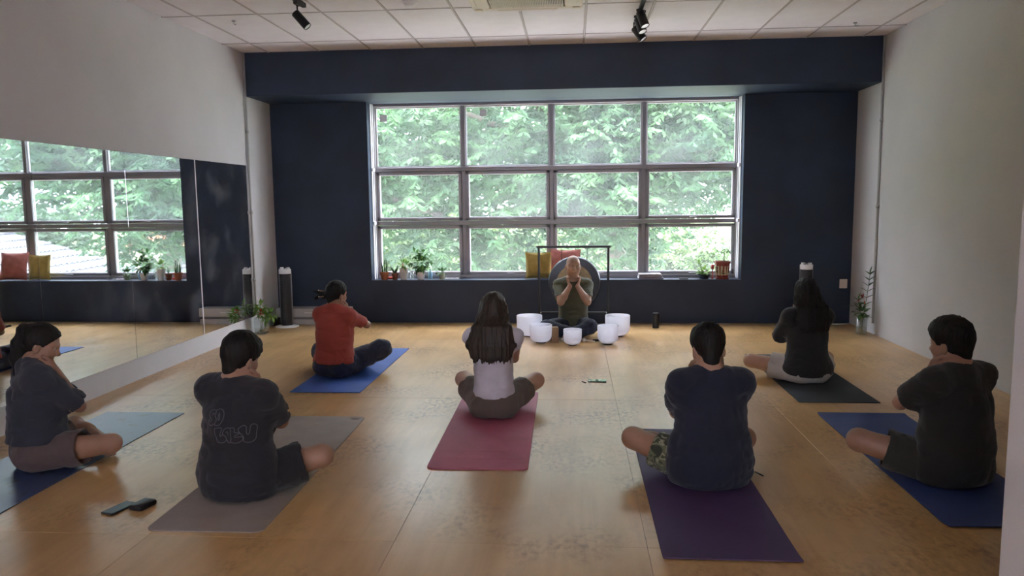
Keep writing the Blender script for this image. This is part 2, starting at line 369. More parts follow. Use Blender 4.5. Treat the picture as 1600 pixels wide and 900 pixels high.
def yoga_mat(label, x0, x1, y0, y1, material, rad=.004, th=.005, rot=0., wave=.0, curl=0.):
    """thin sheet, gridded so that its ends can lift a little"""
    hx, hy = (x1-x0)/2, (y1-y0)/2; ny, nx = 40, 12
    def top(u, v):
        z = th + wave*(max(0, math.sin(v*2.1+1)*.5)+max(0, math.sin(v*13+u*2))*.35)*.5
        e = max(0, (abs(v)-hy+.10)/.10); return z+curl*e*e
    mb = MB(); top_i = {}; vs = []
    us = [-hx+2*hx*i/nx for i in range(nx+1)]; vv = [-hy+2*hy*j/ny for j in range(ny+1)]
    def clampc(u, v):
        cx = max(-hx+rad, min(hx-rad, u)); cy2 = max(-hy+rad, min(hy-rad, v)); dx, dy = u-cx, v-cy2; d = math.hypot(dx, dy)
        if d > rad and dx and dy: return cx+dx/d*rad, cy2+dy/d*rad
        return u, v
    us = sorted(set(us+[-hx+rad*.3, -hx+rad*.7, hx-rad*.3, hx-rad*.7])); vv = sorted(set(vv+[-hy+rad*.3, -hy+rad*.7, hy-rad*.3, hy-rad*.7]))
    nu, nv = len(us), len(vv)
    for side in (1, 0):
        for v in vv:
            for u in us:
                a, b_ = clampc(u, v); z = top(a, b_); vs.append((a, b_, z if side else max(.0006, z-th)))
    fs = []; N = nu*nv
    for j in range(nv-1):
        for i in range(nu-1):
            q = (j*nu+i, j*nu+i+1, (j+1)*nu+i+1, (j+1)*nu+i); fs.append(q); fs.append(tuple(N+k for k in reversed(q)))
    bdr = [i for i in range(nu)]+[(j*nu+nu-1) for j in range(1, nv)]+[(nv-1)*nu+i for i in range(nu-2, -1, -1)]+[j*nu for j in range(nv-2, 0, -1)]
    for a, b_ in zip(bdr, bdr[1:]+bdr[:1]): fs.append((b_, a, N+a, N+b_))
    mb.add(vs, fs); o = mb.build('yoga_mat', material); o.location = ((x0+x1)/2, (y0+y1)/2, 0); o.rotation_euler = (0, 0, rot)
    smooth_by_angle(o, 40); tag(o, label, 'yoga mat', 'yoga mats on the floor'); return o
mm_royal = mat_material('royal_blue_mat_foam', (.035, .105, .40))
mm_char = mat_material('charcoal_mat_foam', (.022, .028, .036))
mm_pink = mat_material('rose_mat_foam', (.43, .105, .17))
mm_purp = mat_material('plum_mat_foam', (.066, .036, .108))
mm_taupe = mat_material('taupe_mat_foam', (.32, .275, .245))
mm_mott = mat_material('worn_navy_mat_foam', (.040, .070, .170), mott=(.020, .022, .035), rough=.34)
mm_navy = mat_material('navy_blue_mat_foam', (.035, .065, .21))
yoga_mat('royal blue mat with creased near end under the person in red', -2.25, -1.68, 5.73, 7.55, mm_royal, wave=.008, rot=-.0)
yoga_mat('charcoal black mat under the person in white shorts', 1.655, 2.235, 5.585, 7.34, mm_char)
pk = yoga_mat('rose pink mat with rounded corners under the long haired person', -.835, -.262, 4.06, 5.80, mm_pink, rad=.04, th=.008, rot=.012)
yoga_mat('plum purple mat under the person in navy shirt and camouflage shorts', .372, .942, 3.04, 4.845, mm_purp, th=.005, wave=.006, curl=.006)
tp = yoga_mat('taupe mat with rounded corners under the person in printed black shirt', -1.985, -1.43, 3.19, 5.06, mm_taupe, rad=.045, th=.006, rot=.018)
yoga_mat('worn mottled navy mat beside the mirror, farthest to the left', -3.375, -2.79, 3.22, 5.11, mm_mott, th=.005)
yoga_mat('blue mat under the person in dark grey shirt, beside the white stub wall', 1.69, 2.275, 3.425, 5.28, mm_navy, th=.006, curl=.008)
lg = MB()
pts = [(.030*math.cos(2*math.pi*k/24), .018*math.sin(2*math.pi*k/24), 0) for k in range(25)]
lg.tube(pts, .0022, 6); lg.tube([(-.014, -.004, 0), (-.004, .006, 0), (.004, -.006, 0), (.014, .004, 0)], .002, 6)
o = lg.build('logo_mark', M('mat_logo_brown', (.13, .10, .085), .6), tp); o.location = (.215, .875, .0062)
gr = MB()
for y in (-.70, -.575):
    gr.tube([(-.265+.53*k/16, y+.003*math.sin(k*1.3), 0) for k in range(17)], .0015, 6)
o = gr.build('crease', mm_pink, pk); o.location = (0, 0, .0078)

# ------------------------------------------------------------------ outside
m_ground = M('distant_grass_ground', (.13, .17, .07), .95, .3, .3)
struct(MB().box((-160, YF+.3, -5.9), (160, 260, -5.6)).build('ground', m_ground))
def leaf_material(name, dark, light, scale=1.2, transl=.45):
    m = bpy.data.materials.new(name); m.use_nodes = True; nt = m.node_tree; nt.nodes.clear(); L = nt.links.new
    o = nt.nodes.new('ShaderNodeOutputMaterial'); d = nt.nodes.new('ShaderNodeBsdfPrincipled'); d.inputs['Roughness'].default_value = .5; d.inputs['Specular IOR Level'].default_value = .35
    t = nt.nodes.new('ShaderNodeBsdfTranslucent'); g = nt.nodes.new('ShaderNodeNewGeometry')
    n = nt.nodes.new('ShaderNodeTexNoise'); n.inputs['Scale'].default_value = scale; n.inputs['Detail'].default_value = 4; L(g.outputs['Position'], n.inputs['Vector'])
    r = nt.nodes.new('ShaderNodeValToRGB'); r.color_ramp.elements[0].position = .34; r.color_ramp.elements[0].color = (*dark, 1); r.color_ramp.elements[1].position = .68; r.color_ramp.elements[1].color = (*light, 1)
    L(n.outputs[0], r.inputs[0]); L(r.outputs[0], d.inputs['Base Color']); L(r.outputs[0], t.inputs['Color'])
    mx = nt.nodes.new('ShaderNodeMixShader'); mx.inputs[0].default_value = transl
    L(d.outputs[0], mx.inputs[1]); L(t.outputs[0], mx.inputs[2]); L(mx.outputs[0], o.inputs[0]); return m
m_leaf = leaf_material('rain_tree_leaf', (.026, .072, .038), (.105, .20, .085))
m_leaf2 = leaf_material('bright_shrub_leaf', (.055, .11, .035), (.14, .20, .075), .8)
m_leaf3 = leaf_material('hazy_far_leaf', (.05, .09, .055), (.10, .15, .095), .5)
m_bark = M('grey_brown_bark', (.16, .13, .11), .9, .3, 6, .5, 20, stretch=(1, 1, .2), bd=.03)
def blob_points(blobs):
    out = []
    for (c, r, n) in blobs:
        d = rng.normal(size=(n, 3)); d /= np.linalg.norm(d, axis=1)[:, None]
        rad = rng.random(n)**(1/2.2); out.append(np.array(c)+d*rad[:, None]*np.array(r))
    return np.concatenate(out)
def frond_mesh(name, P, mat_, length=.42, pairs=7, ls=.115, lw=.042):
    """drooping compound leaves: one folded quad per leaflet"""
    n = len(P); az = rng.random(n)*2*np.pi; droop = rng.uniform(.2, 1.15, n); L_ = length*rng.uniform(.65, 1.2, n)
    h = np.stack([np.cos(az), np.sin(az), np.zeros(n)], 1); side = np.stack([-np.sin(az), np.cos(az), np.zeros(n)], 1)
    vs = []; 
    for k in range(pairs):
        t = (k+.6)/pairs
        ang = .35-droop*t*1.3
        base = P+h*(L_*t*np.cos(droop*.5))[:, None]; base[:, 2] += L_*(.25*t-droop*t*t*.75)
        for sg in (-1, 1):
            jit = rng.normal(size=(n, 3))*.22
            d = side*sg*.85+h*.45+jit; d[:, 2] -= .28+.45*droop; d /= np.linalg.norm(d, axis=1)[:, None]
            wv = np.cross(d, rng.normal(size=(n, 3))*.6+np.array([0, 0, 1.])); wv /= np.linalg.norm(wv, axis=1)[:, None]+1e-9
            s = (ls*rng.uniform(.75, 1.25, n))[:, None]; ww = (lw*rng.uniform(.8, 1.25, n))[:, None]
            a = base; tip = base+d*s; mid = base+d*s*.5
            dip = np.cross(d, wv)*ww*.25
            vs.append(np.stack([a, mid+wv*ww*.5+dip, tip, mid-wv*ww*.5+dip], 1))
    V = np.concatenate(vs).reshape(-1, 3); nf = len(V)//4
    me = bpy.data.meshes.new(name); me.vertices.add(len(V)); me.vertices.foreach_set('co', V.astype(np.float32).ravel())
    me.loops.add(nf*4); me.loops.foreach_set('vertex_index', np.arange(nf*4, dtype=np.int32))
    me.polygons.add(nf); me.polygons.foreach_set('loop_start', np.arange(0, nf*4, 4, dtype=np.int32))
    me.update(calc_edges=True); me.validate(); me.materials.append(mat_); return me
def limb(pts, r, r2, wob=.12):
    P = [Vector(p) for p in pts]; out = []
    for i in range(len(P)-1):
        for k in range(6): 
            q = P[i].lerp(P[i+1], k/6); out.append(q+Vector((random.uniform(-wob, wob), random.uniform(-wob, wob), random.uniform(-wob, wob)))*(.6 if k else .2))
    out.append(P[-1]); return out, r, r2
def tree(name, label, loc, limbs, blobs, mat_, group, **kw):
    t = thing(name, label, 'tree', loc, 0, group); l = Vector(loc)
    for i, (pts, r, r2) in enumerate(limbs):
        pl, a, b_ = limb([Vector(p)-l for p in pts], r, r2); MB().tube(pl, a, 8, r2=b_).build('trunk' if i == 0 else 'branch', m_bark, t, True)
    P = blob_points(blobs)-np.array(loc)
    o = obj('foliage', frond_mesh('foliage', P, mat_, **kw), t); o['kind'] = 'stuff'; return t
tree('spreading_tree', 'big leafy tree filling the view right outside the window', (1.5, 15.2, -5.6),
     [([(1.5, 15.2, -5.6), (1.3, 15.2, -2), (.9, 15.1, .4), (.2, 15.0, 2.0), (-.6, 14.8, 3.6)], .26, .12),
      ([(1.3, 15.2, -1.6), (.3, 14.6, -.2), (-1.2, 14.2, .55), (-2.6, 14.0, 1.3), (-4.2, 13.8, 1.8)], .13, .04),
      ([(.7, 15.1, .9), (1.7, 14.4, 1.9), (3.0, 14.0, 2.6), (5.0, 13.8, 3.2)], .11, .03),
      ([(.1, 15, 2.2), (-1.3, 14.3, 2.9), (-2.9, 14, 3.4)], .09, .03), ([(.4, 15, 1.8), (.6, 14, 2.8), (1.2, 13.4, 3.8)], .08, .02),
      ([(-.3, 14.9, 3), (-.9, 13.8, 3.6), (-1.6, 13.2, 4.2)], .07, .02)],
     [((-.5, 14.6, 3.0), (5.2, 2.2, 2.1), 2600), ((-3.6, 13.9, 1.9), (2.2, 1.6, 1.5), 700), ((2.6, 14.2, 2.7), (2.4, 1.7, 1.5), 1000), ((.3, 13.6, 1.7), (1.8, 1.2, .9), 420), ((1.3, 15.4, 3.1), (2.6, 1.2, 1.6), 900),
      ((-1.8, 13.6, .55), (1.3, .9, .8), 200), ((.9, 14.2, .7), (.9, .8, .6), 120), ((5.6, 14.4, 4.1), (2.2, 1.6, 1.2), 200), ((4.6, 14.0, 2.7), (1.6, 1.2, .6), 90)],
     m_leaf, 'trees outside the window', length=.5, ls=.15, lw=.058)
tree('shrubby_tree', 'bright yellow green bushy tree low behind the big tree', (-2.9, 19.5, -5.6),
     [([(-2.9, 19.5, -5.6), (-2.9, 19.4, -3), (-2.5, 19.3, -1)], .16, .06), ([(-2.8, 19.4, -2.6), (-4.0, 19.2, -1.2), (-5.0, 19, -.2)], .07, .03)],
     [((-2.8, 19.3, -.6), (4.2, 1.8, 1.9), 1500), ((-5.9, 19.6, .4), (2.2, 1.6, 1.4), 420)], m_leaf2, 'trees outside the window', ls=.16, lw=.075)
tree('shrubby_tree', 'bright yellow green bushy tree low at the right pane', (3.4, 25.5, -5.6),
     [([(3.4, 25.5, -5.6), (3.4, 25.4, -3), (3.2, 25.3, -1.4)], .14, .05)],
     [((3.2, 25.4, -1.2), (2.9, 1.5, 2.0), 1000)], m_leaf2, 'trees outside the window', length=.6, ls=.2, lw=.09)
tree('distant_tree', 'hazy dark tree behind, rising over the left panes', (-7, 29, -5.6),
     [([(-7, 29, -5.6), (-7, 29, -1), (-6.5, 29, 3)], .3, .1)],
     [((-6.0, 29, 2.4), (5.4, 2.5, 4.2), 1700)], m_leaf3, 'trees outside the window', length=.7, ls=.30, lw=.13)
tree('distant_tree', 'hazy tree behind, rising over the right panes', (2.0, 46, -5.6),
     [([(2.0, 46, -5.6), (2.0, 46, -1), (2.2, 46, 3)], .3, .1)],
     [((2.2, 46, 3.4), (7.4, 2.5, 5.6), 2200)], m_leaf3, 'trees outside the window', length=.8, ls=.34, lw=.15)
tree('sky_blocking_tree', 'unseen tall dense tree added left of the window to shade the right wall', (-9.5, 16.5, -5.6),  # added out of view, keeps sky light off the right wall
     [([(-9.5, 16.5, -5.6), (-9.4, 16.5, 0), (-9, 16.4, 5)], .3, .12), ([(-9.4, 16.5, 0), (-8, 16, 2.5), (-7, 15.6, 4.5)], .14, .05)],
     [((-9.4, 16.4, 4.2), (3.8, 2.8, 5.6), 3000)], m_leaf, 'trees outside the window', length=.6, ls=.24, lw=.11)
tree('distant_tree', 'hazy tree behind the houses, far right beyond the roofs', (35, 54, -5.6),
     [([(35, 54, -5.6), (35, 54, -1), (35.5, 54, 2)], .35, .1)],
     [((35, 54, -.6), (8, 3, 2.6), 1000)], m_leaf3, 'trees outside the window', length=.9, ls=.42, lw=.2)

m_rt = M('pale_grey_roof_tile', (.075, .073, .085), .6, .25, 3)
m_rr = M('terracotta_roof_tile', (.52, .22, .12), .7, .2, 2)
m_hw = M('cream_house_wall', (.70, .66, .58), .8, .05, 2)
m_dk = M('dark_window_glass', (.05, .06, .08), .1)
def house(label, x, y, hx, hy, ze, zr, mt, rot=0.):
    t = thing('house', label, 'house', (x, y, -5.6), rot, 'houses beyond the window'); e, r = ze+5.6, zr+5.6
    MB().box((-hx, -hy, 0), (hx, hy, e)).build('house_wall', m_hw, t)
    o_ = .5; X, Y = hx+o_, hy+o_; rl = max(.01, X-Y)
    roof = MB(); roof.add([(-X, -Y, e), (X, -Y, e), (X, Y, e), (-X, Y, e), (-rl, 0, r), (rl, 0, r)], [(0, 1, 5, 4), (1, 2, 5), (2, 3, 4, 5), (3, 0, 4), (3, 2, 1, 0)]).build('roof', mt, t)
    tl = MB()                                       # stepped tile courses, broken into single tiles
    def courses(A, B, T0, T1, nr, nc):
        A, B, T0, T1 = map(Vector, (A, B, T0, T1)); nrm = (B-A).cross(T0-A).normalized()
        for i in range(nr):
            a, b_ = A.lerp(T0, i/nr), B.lerp(T1, i/nr); a2, b2 = A.lerp(T0, (i+1.15)/nr), B.lerp(T1, (i+1.15)/nr)
            for k in range(nc):
                f0, f1 = (k+.04)/nc, (k+.96)/nc
                if (b_-a).length < .3: continue
                p, q, p2, q2 = a.lerp(b_, f0), a.lerp(b_, f1), a2.lerp(b2, f0), a2.lerp(b2, f1)
                m0, m2 = (p+q)/2+nrm*.11, (p2+q2)/2+nrm*.05
                tl.add([p+nrm*.05, m0+nrm*.03, q+nrm*.05, p2+nrm*.005, m2, q2+nrm*.005, p, q], [(0, 1, 4, 3), (1, 2, 5, 4), (6, 7, 2, 1, 0)])
    courses((-X, -Y, e), (X, -Y, e), (-rl, 0, r), (rl, 0, r), 16, 30)
    courses((-X, Y, e), (-X, -Y, e), (-rl, 0, r), (-rl, 0, r), 14, 16)
    o = tl.build('roof_tile', mt, t); o['kind'] = 'stuff'
    for a, b_, c_ in ((-X, -Y, -rl), (X, -Y, rl)):
        MB().tube([(a, b_, e+.08), (c_, 0, r+.1)], .11, 6).build('ridge_cap', mt, t)
    MB().tube([(-rl, 0, r+.1), (rl, 0, r+.1)], .11, 6).build('ridge_cap', mt, t)
    for k in range(3):
        wx = -hx*.6+hx*.6*k
        f = MB().box((wx-.6, -hy-.05, e-2.2), (wx+.6, -hy+.02, e-.9)).build('window', m_white, t)
        MB().box((wx-.53, -hy-.06, e-2.13), (wx+.53, -hy-.04, e-.97)).build('window_pane', m_dk, f)
house('pale grey tiled house below the window, nearest of the roofs', 16.6, 25.5, 8.0, 5.5, -2.2, .9, m_rt, -.12)
house('grey tiled house behind, with its roof beside the tree', 9.2, 37.5, 3.0, 3.0, -2.2, .5, m_rt, .05)
house('terracotta roofed house far behind the grey roofs', 17, 52, 6, 4, -1.4, 1.1, m_rr, .05)
lr = thing('bounce_roof', 'unseen pale flat roof added under the window to bounce light onto the ceiling', 'roof', (1.0, 12.0, -5.6))  # added out of view, reflects daylight up to the ceiling
MB().box((-7.5, -2.0, 0), (7.5, 1.6, 4.1)).build('bounce_roof_wall', m_hw, lr)
MB().bbox((-7.6, -2.1, 4.1), (7.6, 1.7, 4.3), .02).build('roof_slab', M('pale_concrete', (.62, .61, .60), .9, .08, 3), lr)
ap = thing('apartment_block', 'tall pale apartment block in the far distance', 'building', (118, 122, -5.6), math.radians(-20))
MB().box((-9, -6, 0), (9, 6, 27)).build('block_wall', m_hw, ap)
for i in range(6):
    for j in range(8):
        x, z = -7.4+i*2.96, 2+3*j
        f = MB().box((x-.85, -6.12, z), (x+.85, -5.9, z+1.5)).build('window', m_white, ap)
        MB().box((x-.72, -6.18, z+.12), (x+.72, -6.08, z+1.38)).build('window_pane', m_dk, f)
MB().box((-9.3, -6.3, 27), (9.3, 6.3, 27.7)).build('roof_slab', m_rr, ap)
wire = MB().tube([(6.5+13*k/20, 18.2+.2*k/20, -.75-.55*math.sin(math.pi*k/20)) for k in range(21)], .018, 6).build('overhead_cable', m_blackp)
tag(wire, 'thin dark overhead cable sagging in front of the grey roofs', 'cable')

# ------------------------------------------------------------------ things along the window wall
m_terra = M('terracotta_clay', (.46, .17, .09), .8, .12, 12)
m_terra2 = M('dark_brown_clay', (.20, .075, .045), .8, .12, 12)
m_wpot = M('white_glazed_pot', (.80, .78, .78), .35, .05, 8)
m_gpot = M('pale_green_pot', (.50, .55, .36), .5, .08, 10)
m_soil = M('potting_soil', (.035, .024, .017), .95, .3, 40)
m_pl1 = leaf_material('fresh_pot_leaf', (.10, .24, .04), (.26, .42, .10), 14, .3)
m_pl2 = leaf_material('deep_pot_leaf', (.03, .10, .025), (.10, .24, .06), 14, .25)
m_pl3 = leaf_material('dusky_pot_leaf', (.025, .055, .028), (.06, .12, .05), 14, .2)
m_stem = M('green_stem', (.10, .17, .05), .6, .2, 20)
m_red = M('red_flower_petal', (.50, .03, .035), .5, .15, 20)
def leaf(mb, base, d, L_, W_, curl=.25, upv=None):
    """a pointed leaf of six quads along the midrib"""
    d = Vector(d).normalized(); upv = Vector(upv or (0, 0, 1)); s = d.cross(upv)
    s = s.normalized() if s.length > .01 else Vector((1, 0, 0)); n = s.cross(d).normalized(); vs = []; fs = []
    prof = [(0, .12), (.2, .75), (.45, 1.), (.72, .72), (1, .04)]
    for t, ww in prof:
        p = Vector(base)+d*L_*t-n*curl*L_*t*t*.6
        vs += [p-s*W_*ww*.5+n*W_*.12*ww, p, p+s*W_*ww*.5+n*W_*.12*ww]
    for i in range(len(prof)-1):
        a = i*3; fs += [(a, a+1, a+4, a+3), (a+1, a+2, a+5, a+4)]
    mb.add(vs, fs)
def bush(mb, c, r, n, L_, W_, up=.3):
    for _ in range(n):
        d = Vector((random.gauss(0, 1), random.gauss(0, 1), random.gauss(0, 1))).normalized(); p = Vector(c)+Vector((d.x*r[0], d.y*r[1], d.z*r[2]))*random.uniform(.35, .95)
        dd = d+Vector((random.uniform(-.5, .5), random.uniform(-.5, .5), up+random.uniform(-.5, .4))); leaf(mb, p, dd, L_*random.uniform(.7, 1.25), W_*random.uniform(.7, 1.2), random.uniform(0, .6))
def pot_prof(r0, r1, h, rim=.0, th=.007):
    return [(r0*.9, 0), (r0, .004), (r1, h-rim), (r1+(.006 if rim else 0), h-rim), (r1+(.006 if rim else 0), h), (r1-th+.002, h), (r1-th, h-.02), (.001, h-.02)]
def pot(label, x, y, r0, r1, h, m, rim=.02, n=24, cat='potted plant', name='potted_plant', grp='potted plants on the window sill', a0=0.):
    t = thing(name, label, cat, (x, y, WB), random.uniform(0, 1) if n > 8 else 0, grp)
    smooth_by_angle(MB().lathe(pot_prof(r0, r1, h, rim), n, a0=a0).build('pot', m, t), 40)
    MB().lathe([(r1-.008, h-.022), (r1-.008, h-.012), (.001, h-.008)], 16).build('soil', m_soil, t, True); return t
t = pot('terracotta pot of thin upright cactus stems, leftmost on the sill', -2.365, 9.335, .040, .052, .10, m_terra); mb = MB()
for k in range(8):
    a = k*.8; x, y = .025*math.cos(a), .025*math.sin(a); h = random.uniform(.08, .20); lean = random.uniform(.1, .35)
    mb.tube([(x, y, .085), (x*(1+lean), y*(1+lean), .085+h*.5), (x*(1+2*lean)+random.uniform(-.02, .02), y*(1+2*lean), .085+h)], .008, 7, r2=.004)
    for j in range(3): leaf(mb, (x*(1+lean), y*(1+lean), .09+h*.3*j), (x*20, y*20, .6), .035, .012)
mb.build('cactus_stems', m_pl2, t, True)
t = pot('small dark clay pot with two long pointed leaves', -2.235, 9.345, .030, .040, .085, m_terra2, .016); mb = MB()
for d, l in (((-.65, 0, 1), .12), ((.5, .1, 1), .135), ((.12, -.2, 1), .07)): leaf(mb, (0, 0, .07), d, l, .03, .05, (0, -1, .2))
mb.build('leaves', m_pl3, t, True)
t = pot('white tapered pot with light green and pinkish leaves', -2.125, 9.36, .042, .056, .145, m_wpot, 0.); mb = MB(); bush(mb, (0, 0, .19), (.085, .07, .05), 46, .06, .026, .6); mb.build('leaves', m_pl1, t, True)
mb = MB(); bush(mb, (0, 0, .155), (.06, .05, .02), 12, .045, .02); mb.build('pink_leaves', M('pink_leaf', (.50, .26, .18), .6, .2, 20), t, True)
t = pot('round white pot with a tall bushy dark green plant', -1.905, 9.345, .040, .057, .095, m_wpot, 0.); mb = MB(); bush(mb, (0, 0, .20), (.13, .09, .12), 120, .06, .034, .1)
for d in ((-.7, 0, .5), (.6, -.1, .6), (-.3, .1, 1), (.2, 0, 1)):
    dv = Vector(d); mb.tube([(0, 0, .09), Vector((0, 0, .11))+dv*.1, Vector((0, 0, .13))+dv*.17], .003, 5); bush(mb, Vector((0, 0, .15))+dv*.17, (.05, .04, .05), 14, .06, .038, .2)
mb.build('leaves', m_pl2, t, True)
mb = MB(); bush(mb, (.02, -.02, .21), (.11, .07, .10), 30, .05, .026, .2); mb.build('young_leaves', m_pl1, t, True)
t = pot('small pale green pot with a low leafy plant', -1.645, 9.385, .034, .040, .075, m_gpot, 0.); mb = MB(); bush(mb, (0, 0, .095), (.07, .05, .03), 40, .05, .026, .5); mb.build('leaves', m_pl2, t, True)
t = thing('glass_jar', 'small clear glass jar between the two white pots', 'jar', (-2.035, 9.42, WB))
MB().lathe([(.026, 0), (.03, .004), (.031, .085), (.028, .09), (.028, .1), (.025, .1), (.025, .09), (.028, .08), (.027, .008), (.001, .006)], 20).build('vessel', m_glass, t, True)
MB().lathe([(.030, .096), (.030, .108), (.002, .110)], 20).build('lid', m_alu, t, True)
t = thing('squeeze_bottle', 'pale blue plastic bottle behind the bushy white pot', 'bottle', (-1.80, 9.43, WB))
MB().lathe([(.024, 0), (.026, .004), (.026, .085), (.012, .1), (.012, .112)], 18).build('body', M('pale_blue_plastic', (.35, .55, .72), .4), t, True)
MB().lathe([(.013, .108), (.013, .128), (.002, .130)], 14).build('cap', m_white, t, True)
o = MB().bbox((-.05, -.025, 0), (.05, .025, .028), .008).build('red_cloth', M('red_cloth', (.55, .07, .045), .8, .2, 18)); o.location = (-2.30, 9.41, WB); tag(smooth_by_angle(o), 'small red cloth bundle between the two clay pots', 'cloth')
pp = MB()
for k in range(9): pass
vs = []; fs = []
for i in range(9):
    for j in range(4): vs.append((-.11+.0275*i, -.035+.023*j, .004+.008*abs(math.sin(i*1.4+j))))
for i in range(8):
    for j in range(3): fs.append((i*4+j, (i+1)*4+j, (i+1)*4+j+1, i*4+j+1))
N = len(vs); vs += [(x, y, max(.0005, z-.003)) for x, y, z in vs]; fs += [tuple(N+q for q in reversed(f)) for f in fs]
pp.add(vs, fs); o = pp.build('crumpled_paper', M('grey_paper', (.50, .46, .50), .8, .1, 20)); o.location = (-1.52, 9.42, WB); tag(o, 'crumpled grey paper lying on the sill before the second pane', 'paper')
t = thing('sunglasses', 'dark folded sunglasses on the sill beside the crumpled paper', 'sunglasses', (-1.40, 9.44, WB+.002), .3)
for sx in (-1, 1): MB().lathe([(.022, 0), (.024, .003), (.022, .006)], 14, c=(sx*.028, 0, .012)).build('lens', m_blackp, t, True)
MB().tube([(-.05, .01, .012), (-.006, .014, .016), (.006, .014, .016), (.05, .01, .012)], .003, 6).build('frame', m_black, t, True)
# right end of the sill
t = pot('shallow dark bowl planted with bright green leaves', 1.60, 9.39, .055, .078, .055, M('dark_blue_bowl', (.04, .05, .07), .4), 0.); mb = MB(); bush(mb, (0, 0, .085), (.085, .065, .045), 70, .045, .034, .4)
for d in ((-.9, 0, 1.2), (-.6, .1, 1.5)): mb.tube([(-.03, 0, .05), Vector((-.03, 0, .06))+Vector(d)*.06, Vector((-.03, 0, .07))+Vector(d)*.1], .0025, 5); bush(mb, Vector((-.03, 0, .075))+Vector(d)*.1, (.035, .03, .03), 8, .05, .026, .2)
mb.build('leaves', m_pl1, t, True)
m_rpot = M('red_brown_glaze', (.24, .045, .035), .35, .15, 14)
t = pot('red six sided oriental pot with cream picture panels and a small tree', 1.815, 9.375, .070, .094, .215, m_rpot, .026, 6, a0=math.pi/6)
m_crm = M('cream_panel', (.52, .45, .30), .45, .12, 25)
for k in range(6):
    a = math.pi/3*k+math.pi/3+.0; Mx = Matrix.Rotation(a, 4, 'Z') @ Matrix.Translation((0, -.0722, .105)) @ Matrix.Rotation(.105, 4, 'X')
    f = MB().bbox((-.032, -.006, -.058), (.032, .004, .055), .003, mat=Mx).build('picture_panel', m_crm, t)
    mk = MB()
    if k % 2 == 0:
        for (px, pz) in ((-.014, .028), (.014, .028), (-.014, -.014), (.014, -.014)):
            mk.box((px-.008, -.0075, pz+.004), (px+.008, -.005, pz+.008), mat=Mx); mk.box((px-.002, -.0075, pz-.012), (px+.002, -.005, pz+.014), mat=Mx); mk.box((px-.009, -.0075, pz-.012), (px+.009, -.005, pz-.009), mat=Mx)
        mk.build('character_mark', m_slot, f)
    else:
        mk.box((-.024, -.0075, -.045), (.02, -.005, -.03), mat=Mx)
        for q in range(7): mk.box((-.022+.005*q, -.0075, -.03), (-.019+.005*q, -.005, -.01+.02*math.sin(q*1.1)), mat=Mx)
        mk.build('painted_scene', M('panel_green', (.09, .13, .09), .5), f)
MB().lathe([(.085, -.0), (.09, .012), (.07, .014)], 6, a0=math.pi/6).build('saucer', m_rpot, t)
mb = MB(); mb.tube([(.015, 0, .19), (.02, 0, .27), (.018, .01, .33)], .005, 6); mb.build('trunk', m_bark, t, True); mb = MB()
for c_, l in (((-.055, -.02, .335), 9), ((.03, 0, .36), 9), ((.075, .02, .335), 9), ((.0, .03, .315), 7)):
    for k in range(l):
        a = k*2*math.pi/l; leaf(mb, c_, (math.cos(a), math.sin(a)*.8, -.25+.5*random.random()), .065, .022, .5)
    mb.tube([(.018, .0, .31), c_], .002, 5)
mb.build('leaves', m_pl2, t, True)
t = thing('red_ornament', 'slim red standing ornament beside the oriental pot', 'ornament', (1.700, 9.38, WB))
MB().lathe([(.016, 0), (.016, .008), (.006, .014), (.006, .12), (.009, .125)], 14).build('post', M('red_lacquer', (.50, .05, .05), .4), t, True)
MB().bbox((-.018, -.012, .118), (.018, .012, .17), .005).build('head', M('red_lacquer_head', (.45, .05, .06), .4), t)
m_gcl = M('folded_grey_fabric', (.36, .34, .37), .9, .12, 14, .5, 60)
t = thing('folded_blanket', 'folded grey cloth lying on the sill right of the gong', 'blanket', (.95, 9.40, WB))
for k in range(3):
    smooth_by_angle(MB().bbox((-.155+.006*k, -.095, .022*k), (.155-.012*k, .095, .022*k+.021), .010).build('fold', m_gcl, t))
t = thing('remote_control', 'slim black remote lying on the sill by the green bowl plant', 'remote', (1.345, 9.32, WB))
MB().bbox((-.055, -.02, 0), (.055, .02, .014), .004).build('case', m_blackp, t)
b_ = MB()
for i in range(4):
    for j in range(2): b_.bbox((-.045+.022*i, -.012+.013*j, .013), (-.032+.022*i, -.004+.013*j, .017), .001)
b_.build('buttons', m_alu, t)
def pillow(label, m, x, y, w_, h_, th, lean, rz):
    n = 22; vs = []; fs = []
    for s in (1, -1):
        for i in range(n+1):
            for j in range(n+1):
                u, v = -1+2*i/n, -1+2*j/n; e = (max(0, (1-abs(u)**2.6))*max(0, (1-abs(v)**2.6)))**.45
                pu = u*(1-.07*(1-abs(v)**2)*abs(u)); pv = v*(1-.07*(1-abs(u)**2)*abs(v))
                wr = .006*math.sin(u*9+v*4+x*7)*e+.005*math.sin(v*11-u*5)*e
                vs.append((pu*w_/2, s*(th/2*e+wr*.6), pv*h_/2+h_/2))
    N = (n+1)**2
    for i in range(n):
        for j in range(n):
            a = i*(n+1)+j; q = (a, a+1, a+n+2, a+n+1); fs.append(q); fs.append(tuple(N+k for k in reversed(q)))
    t = thing('cushion', label, 'cushion', (x, y, WB+.004), rz, 'cushions on the window sill')
    o = MB().add(vs, fs).build('cover', m, t, True); o.rotation_euler = (lean, 0, 0)
    per = [(-1+2*k/12, -1) for k in range(13)]+[(1, -1+2*k/12) for k in range(1, 13)]+[(1-2*k/12, 1) for k in range(1, 13)]+[(-1, 1-2*k/12) for k in range(1, 13)]
    pts = [(u*(1-.07*(1-v*v)*abs(u))*w_/2, 0, v*(1-.07*(1-u*u)*abs(v))*h_/2+h_/2) for u, v in per]
    q = MB().tube(pts, .004, 6).build('piping', m, t, True); q.rotation_euler = (lean, 0, 0)
